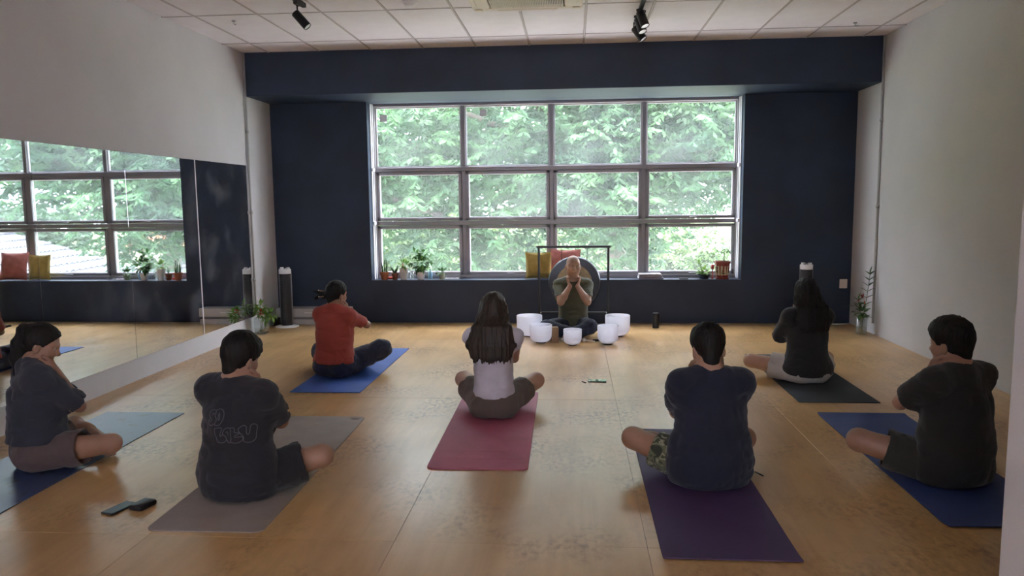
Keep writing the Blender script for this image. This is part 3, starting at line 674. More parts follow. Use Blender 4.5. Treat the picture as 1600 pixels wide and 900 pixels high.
pillow('mustard yellow cushion leaning on the window behind the gong stand', M('mustard_fabric', (.46, .34, .10), .85, .1, 20, .3, 150), -.425, 9.40, .33, .33, .09, -.12, .12)
pillow('salmon pink cushion leaning on the window behind the gong', M('salmon_fabric', (.56, .20, .17), .85, .1, 20, .3, 150), -.095, 9.345, .37, .37, .10, -.24, -.06)

# tower fans, step bench, vases, bottle
m_fan = M('black_fan_grille', (.018, .018, .022), .45)
m_fanside = M('grey_fan_side', (.22, .22, .24), .45)
def tower(label, x, y, h, rz):
    t = thing('tower_fan', label, 'fan', (x, y, 0), rz, 'tower fans by the navy wall')
    MB().lathe([(.135, 0), (.14, .006), (.135, .014), (.05, .024)], 32).build('base', m_white, t, True)
    b = MB()
    prof = [(.070*math.cos(a), .062*math.sin(a)) for a in [2*math.pi*k/28 for k in range(28)]]
    vs = [(x_, y_, z) for z in (.022, h-.06) for x_, y_ in prof]; fs = [(k, (k+1) % 28, 28+(k+1) % 28, 28+k) for k in range(28)]+[tuple(range(27, -1, -1)), tuple(range(28, 56))]
    b.add(vs, fs); smooth_by_angle(b.build('body', m_fan, t))
    s = MB()
    for k in range(30):
        z = .06+(h-.16)*k/29; s.tube([(.071*math.cos(a), .063*math.sin(a), z) for a in [math.pi*1.12+math.pi*.76*q/8 for q in range(9)]], .0022, 4)
    s.build('grille', m_blackp, t)
    for sx in (-1, 1): MB().bbox((sx*.069-.004, -.022, .03), (sx*.069+.004, .022, h-.06), .003).build('side_strip', m_fanside, t)
    vs = [(x_*1.04, y_*1.04, z) for z in (h-.062, h-.008) for x_, y_ in prof]; tp_ = MB().add(vs, fs).build('top_cap', m_white, t); smooth_by_angle(tp_)
    MB().lathe([(.024, h-.01), (.024, h+.012), (.020, h+.016), (.001, h+.016)], 16, c=(-.036, 0, 0)).build('control_knob', m_white, t, True)
    MB().lathe([(.024, h-.01), (.024, h+.010), (.020, h+.014), (.001, h+.014)], 16, c=(.036, 0, 0)).build('control_knob', m_white, t, True)
    MB().tube([(0, -.01, h-.004), (0, .03, h-.004)], .008, 8).build('carry_handle', m_white, t, True)
tower('black tower fan with white top in the left corner near the glass vase', -3.49, 8.912, .715, .2)
tower('black tower fan with white top behind the person in white shorts', 2.715, 9.05, .735, -.15)
m_step = M('white_melamine', (.56, .55, .56), .5, .04, 5)
t = thing('low_bench', 'low white two board step bench against the navy wall', 'bench', (-3.22, 9.15, 0))
MB().bbox((-.46, -.10, .098), (.46, .10, .205), .006).build('top_board', m_step, t); MB().bbox((-.46, -.085, 0), (.46, .10, .062), .004).build('bottom_board', m_step, t)
MB().box((-.44, -.05, .06), (.44, .08, .10)).build('shadow_gap_spacer', m_fanside, t)  # dark grey colour stands in for the shadow in the gap between the boards
MB().bbox((-.10, -.104, .147), (.18, -.098, .158), .002).build('handle_groove', m_white, t)
t = thing('wall_adapter', 'small black box on the floor between vase and tower fan', 'box', (-3.66, 9.04, 0))
MB().bbox((-.035, -.05, 0), (.035, .05, .10), .006).build('case', m_blackp, t); MB().tube([(.03, -.03, .02), (.07, -.09, .008), (.13, -.10, .006), (.19, -.09, .012)], .004, 6).build('cord', m_blackp, t, True)
t = thing('glass_vase', 'square clear glass vase of leafy cuttings and a red flower by the mirror', 'vase', (-3.60, 8.41, 0), .0)
vz = MB(); hh = .065
for lo, hi in (((-hh, -hh, 0), (hh, hh, .012)), ((-hh, -hh, .012), (hh, -hh+.006, .19)), ((-hh, hh-.006, .012), (hh, hh, .19)), ((-hh, -hh+.006, .012), (-hh+.006, hh-.006, .19)), ((hh-.006, -hh+.006, .012), (hh, hh-.006, .19))): vz.bbox(lo, hi, .0015)
vz.build('vessel', m_glass, t)
MB().box((-hh+.0065, -hh+.0065, .0125), (hh-.0065, hh-.0065, .06)).build('water', m_water, t)
MB().box((-hh+.008, -hh+.008, .013), (hh-.008, hh-.008, .026)).build('pebbles', M('vase_pebbles', (.30, .27, .20), .8, .5, 60, .8, 60), t)
s = MB(); lf = MB()
for (dx, dy, h) in ((-.06, 0, .30), (.03, -.03, .27), (.10, .02, .26), (-.02, .03, .34), (.06, -.02, .22)):
    s.tube([(random.uniform(-.03, .03), random.uniform(-.03, .03), .02), (dx*.5, dy*.5, .16), (dx, dy, h)], .003, 6)
    bush(lf, (dx, dy, h-.03), (.05, .045, .05), 24, .07, .030, .3)
leaf(lf, (.10, 0, .25), (1, 0, .35), .09, .035); leaf(lf, (.10, 0, .23), (1, -.2, .1), .09, .035); leaf(lf, (.09, 0, .21), (.9, -.3, -.1), .08, .032)
s.build('stem', m_stem, t, True); lf.build('leaves', m_pl1, t, True)
fl_ = MB(); bush(fl_, (.02, -.05, .26), (.022, .02, .02), 16, .04, .022, .3); fl_.build('flower', m_red, t, True)
t = thing('glass_vase', 'tall clear glass vase of plants in the right corner', 'vase', (3.16, 8.50, 0)); 
MB().lathe([(.055, 0), (.058, .004), (.060, .205), (.056, .205), (.053, .014), (.001, .012)], 28).build('vessel', m_glass, t, True)
MB().lathe([(.0525, .0145), (.0535, .08), (.001, .08)], 24).build('water', m_water, t, True)
st2 = MB()
def zz(dx, dy, h, n, L_, lean, m):
    pts = [Vector((0, 0, .02)), Vector((dx*.25, dy*.25, .2)), Vector((dx*.7, dy*.7, .2+(h-.2)*.55)), Vector((dx, dy, h))]
    st2.tube(pts, .005, 6, r2=.0025)
    for k in range(n):
        f = .30+.70*k/(n-1); i = min(2, int(f*3)); p = pts[i].lerp(pts[i+1], f*3-i)
        for sg in (-1, 1):
            lb = MB(); leaf(lb, (0, 0, 0), (sg*.95, random.uniform(-.35, .35), .35+.5*f), L_*(1.2-.25*f), .046, .15); o = lb.build('leaf', m, t, True); o.location = p
    lb = MB(); leaf(lb, (0, 0, 0), (.15, 0, 1), L_*1.2, .046, .1); o = lb.build('leaf', m, t, True); o.location = pts[-1]
zz(.06, -.02, .66, 8, .085, .2, m_pl3); zz(-.06, -.05, .38, 4, .075, .2, m_pl2)
mb = MB(); bush(mb, (-.02, -.04, .26), (.055, .05, .08), 34, .075, .034, .3); mb.build('leaves', m_pl2, t, True); st2.build('stem', m_stem, t, True)
mb = MB(); bush(mb, (-.015, -.05, .40), (.035, .02, .02), 9, .065, .014, .1); mb.build('flower', m_red, t, True)
mb = MB(); leaf(mb, (-.05, 0, .30), (-1, 0, .5), .13, .03, .7); leaf(mb, (-.06, -.02, .26), (-1, -.3, .1), .08, .035, .4); mb.build('side_leaves', m_pl3, t, True)
o = MB().tube([(3.27, 9.20, .008), (3.15, 9.12, .008), (3.02, 9.16, .008), (2.88, 9.14, .008)], .006, 8).build('power_cord', m_white); tag(o, 'white power cord on the floor by the right corner', 'cord')
t = thing('water_bottle', 'black insulated bottle standing alone on the floor by the navy wall', 'bottle', (.968, 8.90, 0))
smooth_by_angle(MB().lathe([(.036, 0), (.039, .004), (.039, .135), (.033, .148), (.033, .15)], 24).build('body', m_blackp, t)); smooth_by_angle(MB().lathe([(.035, .149), (.036, .152), (.036, .174), (.031, .178), (.001, .179)], 24).build('cap', m_black, t))

# singing bowls, gong, small things around the teacher
def bowl_material():
    m = M('frosted_quartz', (.88, .88, .94), .45, sss=0.); nt = m.node_tree; b = nt.nodes['Principled BSDF']; o = nt.nodes['Material Output']
    tr = nt.nodes.new('ShaderNodeBsdfTranslucent'); tr.inputs[0].default_value = (.95, .95, 1., 1)
    mx = nt.nodes.new('ShaderNodeMixShader'); mx.inputs[0].default_value = .65; nt.links.new(b.outputs[0], mx.inputs[1]); nt.links.new(tr.outputs[0], mx.inputs[2]); nt.links.new(mx.outputs[0], o.inputs[0]); return m
m_bowl = bowl_material(); m_ring = M('black_rubber', (.012, .012, .012), .7)
def bowl(label, x, y, r, h):
    t = thing('singing_bowl', label, 'bowl', (x, y, 0), 0, 'white crystal singing bowls')
    pr = [(.001, .012)]
    for k in range(9):
        a = math.pi/2*k/8; pr.append((r*.42+r*.56*math.sin(a), .012+h*.38*(1-math.cos(a))))
    pr += [(r*.995, h*.7), (r, h-.004), (r-.003, h), (r-.008, h), (r-.010, h-.004), (r*.96-.008, h*.45)]
    for k in range(8, -1, -2):
        a = math.pi/2*k/8; pr.append((max(.001, r*.40+r*.53*math.sin(a)), .022+h*.38*(1-math.cos(a))))
    pr.append((.001, .022)); smooth_by_angle(MB().lathe(pr, 48).build('bowl_wall', m_bowl, t), 50)
    MB().lathe([(r*.36, 0), (r*.44, 0), (r*.46, .008), (r*.44, .016), (r*.36, .016)], 28).build('rubber_ring', m_ring, t, True)
bowl('largest white crystal bowl, at the back left of the bowls', -.485, 8.32, .143, .235)
bowl('middle sized white crystal bowl in front of the largest left one', -.342, 7.93, .120, .195)
bowl('smallest white crystal bowl, front centre before the teacher', -.006, 7.79, .096, .17)
bowl('tall round white crystal bowl in front of the right back bowl', .362, 7.86, .110, .198)
bowl('large white crystal bowl, at the back right of the bowls', .490, 8.34, .137, .235)
t = thing('gong_stand', 'black metal square frame stand holding the gong', 'stand', (.005, 8.66, 0))
for sx in (-1, 1):
    MB().bbox((sx*.395-.013, -.013, .02), (sx*.395+.013, .013, .965), .003).build('post', m_black, t)
    MB().bbox((sx*.395-.015, -.20, 0), (sx*.395+.015, .20, .026), .004).build('foot', m_black, t)
    MB().lathe([(.006, 0), (.006, .01)], 10, mat=Matrix.Translation((sx*.375, -.014, .215)) @ Matrix.Rotation(math.pi/2, 4, 'X')).build('bolt', m_alu_l, t)
MB().bbox((-.425, -.014, .960), (.425, .014, .987), .003).build('top_bar', m_black, t)
MB().bbox((-.385, -.011, .203), (.385, .011, .226), .003).build('cross_bar', m_black, t)
m_gong_r = M('dark_bronze', (.045, .05, .062), .35, .2, 9, metal=.5); m_gong_c = M('hammered_brass', (.34, .25, .14), .42, .2, 14, .3, 70, metal=.35)
t = thing('gong', 'round dark gong with tan centre hanging behind the teacher', 'gong', (.015, 8.645, .565))
RX = Matrix.Rotation(math.pi/2, 4, 'X')
smooth_by_angle(MB().lathe([(.001, -.012), (.275, -.012), (.292, -.03), (.298, -.028), (.296, .0), (.285, .014), (.205, .02), (.200, .012), (.001, .012)], 64, mat=RX).build('rim', m_gong_r, t))
smooth_by_angle(MB().lathe([(.203, .012), (.200, .021), (.12, .027), (.001, .03)], 64, mat=RX).build('brass_centre', m_gong_c, t))
for sx in (-1, 1): MB().tube([(sx*.14, .0, .25), (sx*.15, .0, .396)], .0035, 6).build('hanging_cord', m_blackp, t, True)
t = thing('yoga_block', 'tan wooden block standing on end between the left bowls and the teacher', 'block', (-.19, 7.955, 0), .1)
MB().bbox((-.032, -.05, 0), (.032, .05, .165), .006).build('block_body', M('tan_cork', (.36, .24, .15), .8, .2, 60, .2, 120), t)
m_ball = M('white_felt', (.72, .70, .68), .9, .05, 30)
for (x, y, rz, lb, m1) in ((-.112, 7.985, 3.4, 'white ball mallet left of the smallest bowl', m_ball), (.118, 7.975, -1.9, 'white ball mallet right of the smallest bowl', m_ball)):
    t = thing('mallet', lb, 'mallet', (x, y, 0), rz, 'mallets around the bowls')
    MB().lathe([(.001, 0)]+[(.021*math.sin(math.pi*k/10), .021-.021*math.cos(math.pi*k/10)) for k in range(1, 10)]+[(.001, .042)], 18).build('ball', m1, t, True)
    MB().tube([(0, .018, .021), (0, .12, .012)], .006, 8).build('handle', m_wpot, t, True)
t = thing('mallet', 'black suede mallet lying between the teacher and the right bowl', 'mallet', (.21, 7.995, .014), -1.35, 'mallets around the bowls')
MB().tube([(0, 0, 0), (0, .075, 0)], .013, 10, r2=.010).build('suede_head', m_ring, t, True); MB().tube([(0, .075, 0), (0, .18, -.004)], .006, 8).build('handle', m_blackp, t, True)
t = thing('striker_wand', 'thin pale wand lying behind the right front bowl', 'mallet', (.275, 8.20, .010), -1.35, 'mallets around the bowls')
MB().tube([(0, 0, 0), (0, .14, 0)], .009, 10).build('shaft', m_fanside, t, True); MB().tube([(0, .14, 0), (0, .17, 0)], .0095, 10).build('tip', m_white, t, True)

# small things on the open floor
def phone(label, x, y, rz, screen, sc=1., cat='phone'):
    t = thing('smartphone', label, cat, (x, y, 0), rz)
    smooth_by_angle(MB().bbox((-.037*sc, -.076*sc, 0), (.037*sc, .076*sc, .010), .0035).build('case', m_blackp, t))
    MB().bbox((-.0345*sc, -.0735*sc, .0095), (.0345*sc, .0735*sc, .0106), .0004).build('screen', screen, t)
    MB().lathe([(.004, .0095), (.004, .0108), (.001, .0108)], 10, c=(0, .066*sc, 0)).build('camera_lens', m_black, t)
m_scr = M('dark_glossy_screen', (.02, .03, .055), .32, spec=.3)
def picture_screen():
    m = M('lit_green_picture', (.1, .2, .12), .1, coat=1.); nt = m.node_tree; b = nt.nodes['Principled BSDF']
    n = nt.nodes.new('ShaderNodeTexNoise'); n.inputs['Scale'].default_value = 38; tc = nt.nodes.new('ShaderNodeTexCoord'); nt.links.new(tc.outputs['Object'], n.inputs['Vector'])
    r = nt.nodes.new('ShaderNodeValToRGB'); r.color_ramp.elements[0].position = .42; r.color_ramp.elements[0].color = (.02, .08, .05, 1); r.color_ramp.elements[1].position = .62; r.color_ramp.elements[1].color = (.55, .68, .52, 1)
    nt.links.new(n.outputs[0], r.inputs[0]); nt.links.new(r.outputs[0], b.inputs['Base Color']); nt.links.new(r.outputs[0], b.inputs['Emission Color']); b.inputs['Emission Strength'].default_value = .35; return m
phone('dark phone lying on the floor beside the small black case', -2.235, 3.425, -.28, m_scr)
phone('phone with a green picture on its screen, alone mid floor', .199, 6.19, 1.52, picture_screen(), 1.)
t = thing('earbud_case', 'small black rounded pouch on the floor beside the dark phone', 'case', (-2.128, 3.45, 0), -.25)
smooth_by_angle(MB().bbox((-.040, -.055, 0), (.040, .055, .030), .012).build('pouch_body', m_blackp, t)); MB().tube([(-.040, -.05, .016), (-.0405, .05, .016)], .0015, 6).build('zip', m_alu, t)
for (x, y, rz, lb, l) in ((.087, 6.15, .5, 'thin dark pen beside the phone with the green picture', .07), (1.005, 4.07, .45, 'thin black pen beside the plum purple mat', .075)):
    t = thing('pen', lb, 'pen', (x, y, .0045), rz); MB().tube([(0, -l/2, 0), (0, l/2*.8, 0)], .0042, 8).build('barrel', m_blackp, t, True); MB().tube([(0, l/2*.8, 0), (0, l/2, 0)], .0042, 8, r2=.001).build('tip', m_alu, t, True)

# ------------------------------------------------------------------ people: continuous surfaces from blended limb volumes
class Field:
    """signed distance samples on a grid; limbs are blended in with smooth unions and the zero surface is meshed"""
    def __init__(s, lo, hi, h):
        s.h = h; s.lo = np.array(lo, float); n = np.ceil((np.array(hi)-s.lo)/h).astype(int)+1; s.n = n
        s.ax = [(s.lo[i]+h*np.arange(n[i])).astype(np.float32) for i in range(3)]
        s.F = np.full(n, 1., np.float32)
    def sl(s, lo, hi, m):
        out = []
        for i in range(3):
            a = int(max(0, math.floor((lo[i]-m-s.lo[i])/s.h))); b = int(min(s.n[i], math.ceil((hi[i]+m-s.lo[i])/s.h)+1)); out.append(slice(a, max(a, b)))
        return tuple(out)
    def grid(s, q): return s.ax[0][q[0]][:, None, None], s.ax[1][q[1]][None, :, None], s.ax[2][q[2]][None, None, :]
    def put(s, q, d, k, mode='u'):
        v = s.F[q]
        if mode == 'u':
            if k > 0: hh = np.maximum(k-np.abs(v-d), 0)/k; s.F[q] = np.minimum(v, d)-hh*hh*k*.25
            else: s.F[q] = np.minimum(v, d)
        else:
            d = -d
            if k > 0: hh = np.maximum(k-np.abs(v-d), 0)/k; s.F[q] = np.maximum(v, d)+hh*hh*k*.25
            else: s.F[q] = np.maximum(v, d)
    def cap(s, a, b, r1, r2=None, k=.02, mode='u', flat=None, cuts=()):
        a = np.array(a, float); b = np.array(b, float); r2 = r1 if r2 is None else r2; R = max(r1, r2)
        q = s.sl(np.minimum(a, b)-R, np.maximum(a, b)+R, k+2*s.h); X, Y, Z = s.grid(q)
        ba = b-a; l2 = max(ba@ba, 1e-9); px, py, pz = X-a[0], Y-a[1], Z-a[2]
        t = np.clip((px*ba[0]+py*ba[1]+pz*ba[2])/l2, 0, 1); dx, dy, dz = px-t*ba[0], py-t*ba[1], pz-t*ba[2]
        if flat is not None:
            n, f = flat; n = np.array(n, float); n /= np.linalg.norm(n); e = dx*n[0]+dy*n[1]+dz*n[2]
            d = np.sqrt(np.maximum(dx*dx+dy*dy+dz*dz+(f*f-1)*e*e, 0))-(r1+(r2-r1)*t)
        else: d = np.sqrt(dx*dx+dy*dy+dz*dz)-(r1+(r2-r1)*t)
        for (p, n) in cuts: d = np.maximum(d, (X-p[0])*n[0]+(Y-p[1])*n[1]+(Z-p[2])*n[2])
        s.put(q, d.astype(np.float32), k, mode); return s
    def ell(s, c, r, k=.02, mode='u', rot=None, cuts=()):
        c = np.array(c, float); R = max(r)
        q = s.sl(c-R, c+R, k+2*s.h); X, Y, Z = s.grid(q); px, py, pz = X-c[0], Y-c[1], Z-c[2]
        if rot is not None:
            m = np.array(rot).T; px, py, pz = (m[0, 0]*px+m[0, 1]*py+m[0, 2]*pz, m[1, 0]*px+m[1, 1]*py+m[1, 2]*pz, m[2, 0]*px+m[2, 1]*py+m[2, 2]*pz)
        else: px, py, pz = np.broadcast_arrays(px, py, pz)
        k0 = np.sqrt((px/r[0])**2+(py/r[1])**2+(pz/r[2])**2); k1 = np.sqrt((px/r[0]**2)**2+(py/r[1]**2)**2+(pz/r[2]**2)**2)
        d = k0*(k0-1)/np.maximum(k1, 1e-6)
        for (p, n) in cuts: d = np.maximum(d, (X-p[0])*n[0]+(Y-p[1])*n[1]+(Z-p[2])*n[2])
        s.put(q, d.astype(np.float32), k, mode); return s
    def plane(s, p, n, k=0.):
        """keep the side opposite to n"""
        n = np.array(n, float); n /= np.linalg.norm(n); q = (slice(None),)*3; X, Y, Z = s.grid(q)
        s.put(q, -((X-p[0])*n[0]+(Y-p[1])*n[1]+(Z-p[2])*n[2]).astype(np.float32), k, 's'); return s
    def noise(s, freq, amp, seed, ridged=False):
        r = np.random.default_rng(seed); idx = []
        L = r.random((24, 24, 24)).astype(np.float32)
        for i in range(3):
            t = (s.ax[i]+5)*freq[i]; i0 = np.floor(t).astype(int); f = (t-i0).astype(np.float32); f = f*f*(3-2*f)
            sh = [1, 1, 1]; sh[i] = -1; f = f.reshape(sh); L = np.take(L, i0 % 24, axis=i)*(1-f)+np.take(L, (i0+1) % 24, axis=i)*f
        L = (1-np.abs(L*2-1)*2) if ridged else L*2-1
        s.F += (L*amp).astype(np.float32); return s
    def mesh(s, name, mat_):
        F = s.F; F[0], F[-1], F[:, 0], F[:, -1], F[:, :, 0], F[:, :, -1] = (1.,)*6
        S = F < 0; nx, ny, nz = S.shape
        cnt = np.zeros((nx-1, ny-1, nz-1), np.int8)
        offs = [(i, j, k) for i in (0, 1) for j in (0, 1) for k in (0, 1)]
        for (i, j, k) in offs: cnt += S[i:nx-1+i, j:ny-1+j, k:nz-1+k]
        I = np.argwhere((cnt > 0) & (cnt < 8)); ids = np.full(cnt.shape, -1, np.int32); ids[tuple(I.T)] = np.arange(len(I))
        V = {o: F[I[:, 0]+o[0], I[:, 1]+o[1], I[:, 2]+o[2]] for o in offs}
        acc = np.zeros((len(I), 3)); num = np.zeros(len(I))
        for a in offs:
            for ax in range(3):
                if a[ax]: continue
                b = list(a); b[ax] = 1; b = tuple(b); va, vb = V[a], V[b]; m = (va < 0) != (vb < 0)
                t = np.where(m, va/np.where(m, va-vb, 1), 0); p = np.tile(np.array(a, float), (len(I), 1)); p[:, ax] = t
                acc[m] += p[m]; num[m] += 1
        P = (I+acc/num[:, None])*s.h+s.lo
        quads = []
        for ax in range(3):
            sa = [slice(None)]*3; sb = [slice(None)]*3; sa[ax] = slice(0, -1); sb[ax] = slice(1, None)
            A, B = S[tuple(sa)], S[tuple(sb)]; E_ = np.argwhere(A != B)
            o1, o2 = [(1, 2), (2, 0), (0, 1)][ax]
            E_ = E_[(E_[:, o1] > 0) & (E_[:, o2] > 0)]
            inside = A[tuple(E_.T)]
            def cid(d1, d2):
                e = E_.copy(); e[:, o1] -= d1; e[:, o2] -= d2; return ids[tuple(e.T)]
            q = np.stack([cid(1, 1), cid(0, 1), cid(0, 0), cid(1, 0)], 1)
            q[~inside] = q[~inside][:, ::-1]; quads.append(q)
        Q = np.concatenate(quads); Q = Q[(Q >= 0).all(1)]
        me = bpy.data.meshes.new(name); me.vertices.add(len(P)); me.vertices.foreach_set('co', P.astype(np.float32).ravel())
        me.loops.add(len(Q)*4); me.loops.foreach_set('vertex_index', Q.astype(np.int32).ravel())
        me.polygons.add(len(Q)); me.polygons.foreach_set('loop_start', np.arange(0, len(Q)*4, 4, dtype=np.int32)); me.polygons.foreach_set('use_smooth', np.ones(len(Q), bool))
        me.update(calc_edges=True); me.materials.append(mat_); return me

V3 = lambda *a: np.array(a, float)
lerp = lambda a, b, t: np.asarray(a)*(1-t)+np.asarray(b)*t
m_skin = M('skin_medium', (.36, .20, .135), .5, .08, 14, .06, 300, sss=.12)
m_skin_l = M('skin_light', (.46, .275, .195), .5, .08, 14, .06, 300, sss=.12)
m_hair = M('black_hair', (.009, .007, .007), .62, .3, 60, .9, 110, spec=.25, stretch=(1, 1, .12), bd=.004)
m_hair_b = M('dark_brown_hair', (.026, .016, .011), .55, .4, 70, .6, 90, stretch=(1, 1, .08), bd=.004)
def cloth(name, col, var=.08): return M(name, col, .88, var, 9, .35, 380, sheen=.15, bd=.002)

def head_rot(nod, turn, tilt):
    return np.array((Matrix.Rotation(turn, 3, 'Z') @ Matrix.Rotation(tilt, 3, 'Y') @ Matrix.Rotation(-nod, 3, 'X')))
def person(label, loc, rotz, body=1., skin=None, J=None, shirt=None, bottom=None, hair=None, head=(.25, 0, 0), gender='m', hands=True, hz=.032, lean=0., torso=1., seed=0, shirt_opt=None, group=None):
    """cross-legged figure facing local +Y, floor at z = 0"""
    t = thing('person', label, 'person', loc, rotz, group); t.scale = (body,)*3; f = gender == 'f'
    D = dict(hipR=V3(.09, .03, .10), kneeR=V3(.36, .26, .135), ankR=V3(-.02, .32, .060), toeR=V3(-.15, .265, .036),
             hipL=V3(-.09, .03, .10), kneeL=V3(-.36, .26, .135), ankL=V3(.04, .375, .055), toeL=V3(.165, .335, .036),
             shR=V3(.178, .0, .560), elR=V3(.115, .205, .350), wrR=V3(.080, .104, .578), shL=V3(-.178, .0, .560), elL=V3(-.115, .205, .350), wrL=V3(-.080, .104, .578),
             neck=V3(0, -.008, .612), head=V3(0, .044, .730))
    if f:
        D.update(shR=V3(.155, 0, .552), shL=V3(-.155, 0, .552))
    for k_, v_ in (J or {}).items(): D[k_] = V3(*v_)
    hr = head_rot(*head); hs = .96 if f else 1.
    H_ = lambda *p: D['head']+hr @ (V3(*p)*hs)
    tw = torso
    B = Field((-.55, -.26, 0), (.55, .56, .93), .0055)
    # torso
    B.ell((0, -.01, .115), (.165*tw, .125, .115), .04); B.ell((-.075, -.035, .085), (.09, .10, .085), .04); B.ell((.075, -.035, .085), (.09, .10, .085), .04)
    B.ell((0, 0, .27), ((.128 if f else .142)*tw, .10, .15), .06); B.ell((0, .0, .43), ((.142 if f else .158)*tw, .108, .17), .06)
    B.cap(lerp(D['shL'], D['shR'], .06), lerp(D['shL'], D['shR'], .94), .058, .058, .05)
    nk = .047 if f else .055
    B.cap(D['neck']+V3(0, 0, -.05), H_(0, -.025, -.05), nk*1.12, nk, .03)
    for s in ('L', 'R'):
        sx = -1 if s == 'L' else 1
        B.cap(D['neck']+V3(sx*.02, -.01, .015), D['sh'+s]+V3(-sx*.03, -.005, .005), .04, .045, .05)
        B.cap(D['sh'+s], D['el'+s], .052 if not f else .044, .040 if not f else .035, .03)
        B.cap(D['el'+s], lerp(D['el'+s], D['wr'+s], .35), .038 if not f else .033, .040 if not f else .034, .012); B.cap(lerp(D['el'+s], D['wr'+s], .3), D['wr'+s], .040 if not f else .034, .026 if not f else .023, .015)
        ls = .92 if f else 1.
        B.cap(D['hip'+s], D['knee'+s], .088, .060*ls, .04); B.cap(D['knee'+s]+V3(0, .0, 0), lerp(D['knee'+s], D['ank'+s], .35), .058*ls, .055*ls, .03)
        B.cap(lerp(D['knee'+s], D['ank'+s], .3), D['ank'+s], .056*ls, .034, .03)
        ft = D['toe'+s]-D['ank'+s]; B.cap(D['ank'+s]-ft*.16+V3(0, 0, -.012), D['ank'+s]+ft*.1, .032, .034, .02)
        B.cap(D['ank'+s], D['toe'+s]-ft*.18, .034, .030, .02, flat=((0, .3, 1), 1.25))
        side = np.cross(ft/np.linalg.norm(ft), V3(0, 0, 1))
        for q in range(5): B.cap(D['toe'+s]-ft*.25+side*(q-2)*.013, D['toe'+s]+side*(q-2)*.015+ft*(.04-.03*abs(q-1)), .011 if q else .013, .009 if q else .012, .006)
    # head
    HP = lambda: None
    B.ell(H_(0, -.008, .040), V3(.075, .096, .086)*hs, .02, rot=hr); B.ell(H_(0, .030, -.022), V3(.064, .066, .080)*hs, .03, rot=hr)
    for sx in (-1, 1):
        B.cap(H_(sx*.054, .0, -.052), H_(sx*.018, .076, -.088), .018, .018, .03); B.cap(H_(sx*.050, .064, .034), H_(sx*.012, .086, .028), .012, .012, .018)
        B.ell(H_(sx*.040, .056, -.020), V3(.028, .026, .026), .025, rot=hr)
        er = hr @ np.array(Matrix.Rotation(sx*.35, 3, 'Z')); B.ell(H_(sx*.079, -.010, -.008), V3(.010, .020, .032), .008, rot=er); B.ell(H_(sx*.086, -.002, -.004), V3(.006, .010, .018), .006, 's', rot=er)
        B.ell(H_(sx*.031, .096, .010), V3(.017, .016, .011), .012, 's', rot=hr)
    B.ell(H_(0, .080, -.086), V3(.022, .018, .018), .02, rot=hr)
    B.cap(H_(0, .086, .014), H_(0, .108, -.022), .009, .013, .012)
    for sx in (-1, 1): B.ell(H_(sx*.013, .098, -.028), V3(.009, .011, .008), .006, rot=hr)
    B.cap(H_(-.019, .083, -.0525), H_(.019, .083, -.0525), .006, .006, .008, flat=((0, 0, 1), 1.3)); B.cap(H_(-.016, .083, -.064), H_(.016, .083, -.064), .007, .007, .008)
    B.cap(H_(-.021, .0905, -.058), H_(.021, .0905, -.058), .0025, .0025, .003, 's')
    # hands close round the sides of the neck, fingers pointing back and up
    if hands:
        ctr = D['neck']+(D['head']-D['neck'])*.18+V3(0, .004, 0)
        for s in ('L', 'R'):
            sx = -1 if s == 'L' else 1; W = D['wr'+s]
            tgt = ctr+V3(sx*.082, -.062 if hz else -.050, .004+hz*.8); d = tgt-W; d = d/np.linalg.norm(d)
            n = ctr-lerp(W, tgt, .6); n = n-d*(n@d); n /= np.linalg.norm(n); l = np.cross(d, n)
            if l[2] < 0: l = -l                         # thumb side points up to the jaw
            hs2 = .92 if f else 1.
            for i in range(4):
                off = (1.5-i)*.0195*hs2; kn = W+d*(.082-.004*abs(i-1))*hs2+l*off
                B.cap(W+l*off*.55+d*.008, kn, .0135*hs2, .0118*hs2, .010)
                p = kn; L0 = (.044, .049, .046, .036)[i]*hs2; dd = d.copy()
                for j, (fr, bend) in enumerate(((1, .30), (.62, .40), (.48, .35))):
                    c_, s_ = math.cos(bend), math.sin(bend); dd2 = dd*c_+n*s_; n2 = n*c_-dd*s_
                    dd, n_ = dd2, n2; q = p+(dd+l*(1.5-i)*.06)*L0*fr; B.cap(p, q, (.0100-.0008*j)*hs2, (.0094-.0009*j)*hs2, .0035); p = q; n = n_
                n = ctr-lerp(W, tgt, .6); n = n-d*(n@d); n /= np.linalg.norm(n)
            p = W+d*.018+l*.022
            for (v, L1, r) in ((d*.75+l*.55, .042, .0135), (d*.9+l*.25, .033, .0115), (d*.95+l*.1+n*.2, .026, .010)):
                v = v/np.linalg.norm(v); q = p+v*L1*hs2; B.cap(p, q, r, r*.9, .008); p = q
    B.plane((0, 0, .002), (0, 0, -1))
    obj('body', B.mesh('body', skin or m_skin), t)
    # garments
    if shirt:
        o = dict(fit=.014, hemz=.15, hem=.085, sleeve=.80, hemr=(.202, .168), waist=(.165, .126), fold=.006, slr=.066, back=0.)
        if f: o.update(waist=(.142, .112), slr=.054)
        o.update(shirt_opt or {}); g = o['fit']
        G = Field((-.36, -.24, .0), (.36, .36, .72), .006)
        G.ell((0, -.012, .115), (o['hemr'][0]*tw, o['hemr'][1], o['hemz']), .05); G.ell((0, -.004, .27), (o['waist'][0]*tw, o['waist'][1], .18), .09)
        G.ell((0, .0, .43), ((.142 if f else .162)*tw+g, .108+g, .185), .08); G.cap(lerp(D['shL'], D['shR'], .06), lerp(D['shL'], D['shR'], .94), .058+g, .058+g, .06)
        G.cap((0, -.02, .16), (0, -.015, .40), .125*tw, .13*tw, .08, flat=((0, 1, 0), 1.12))
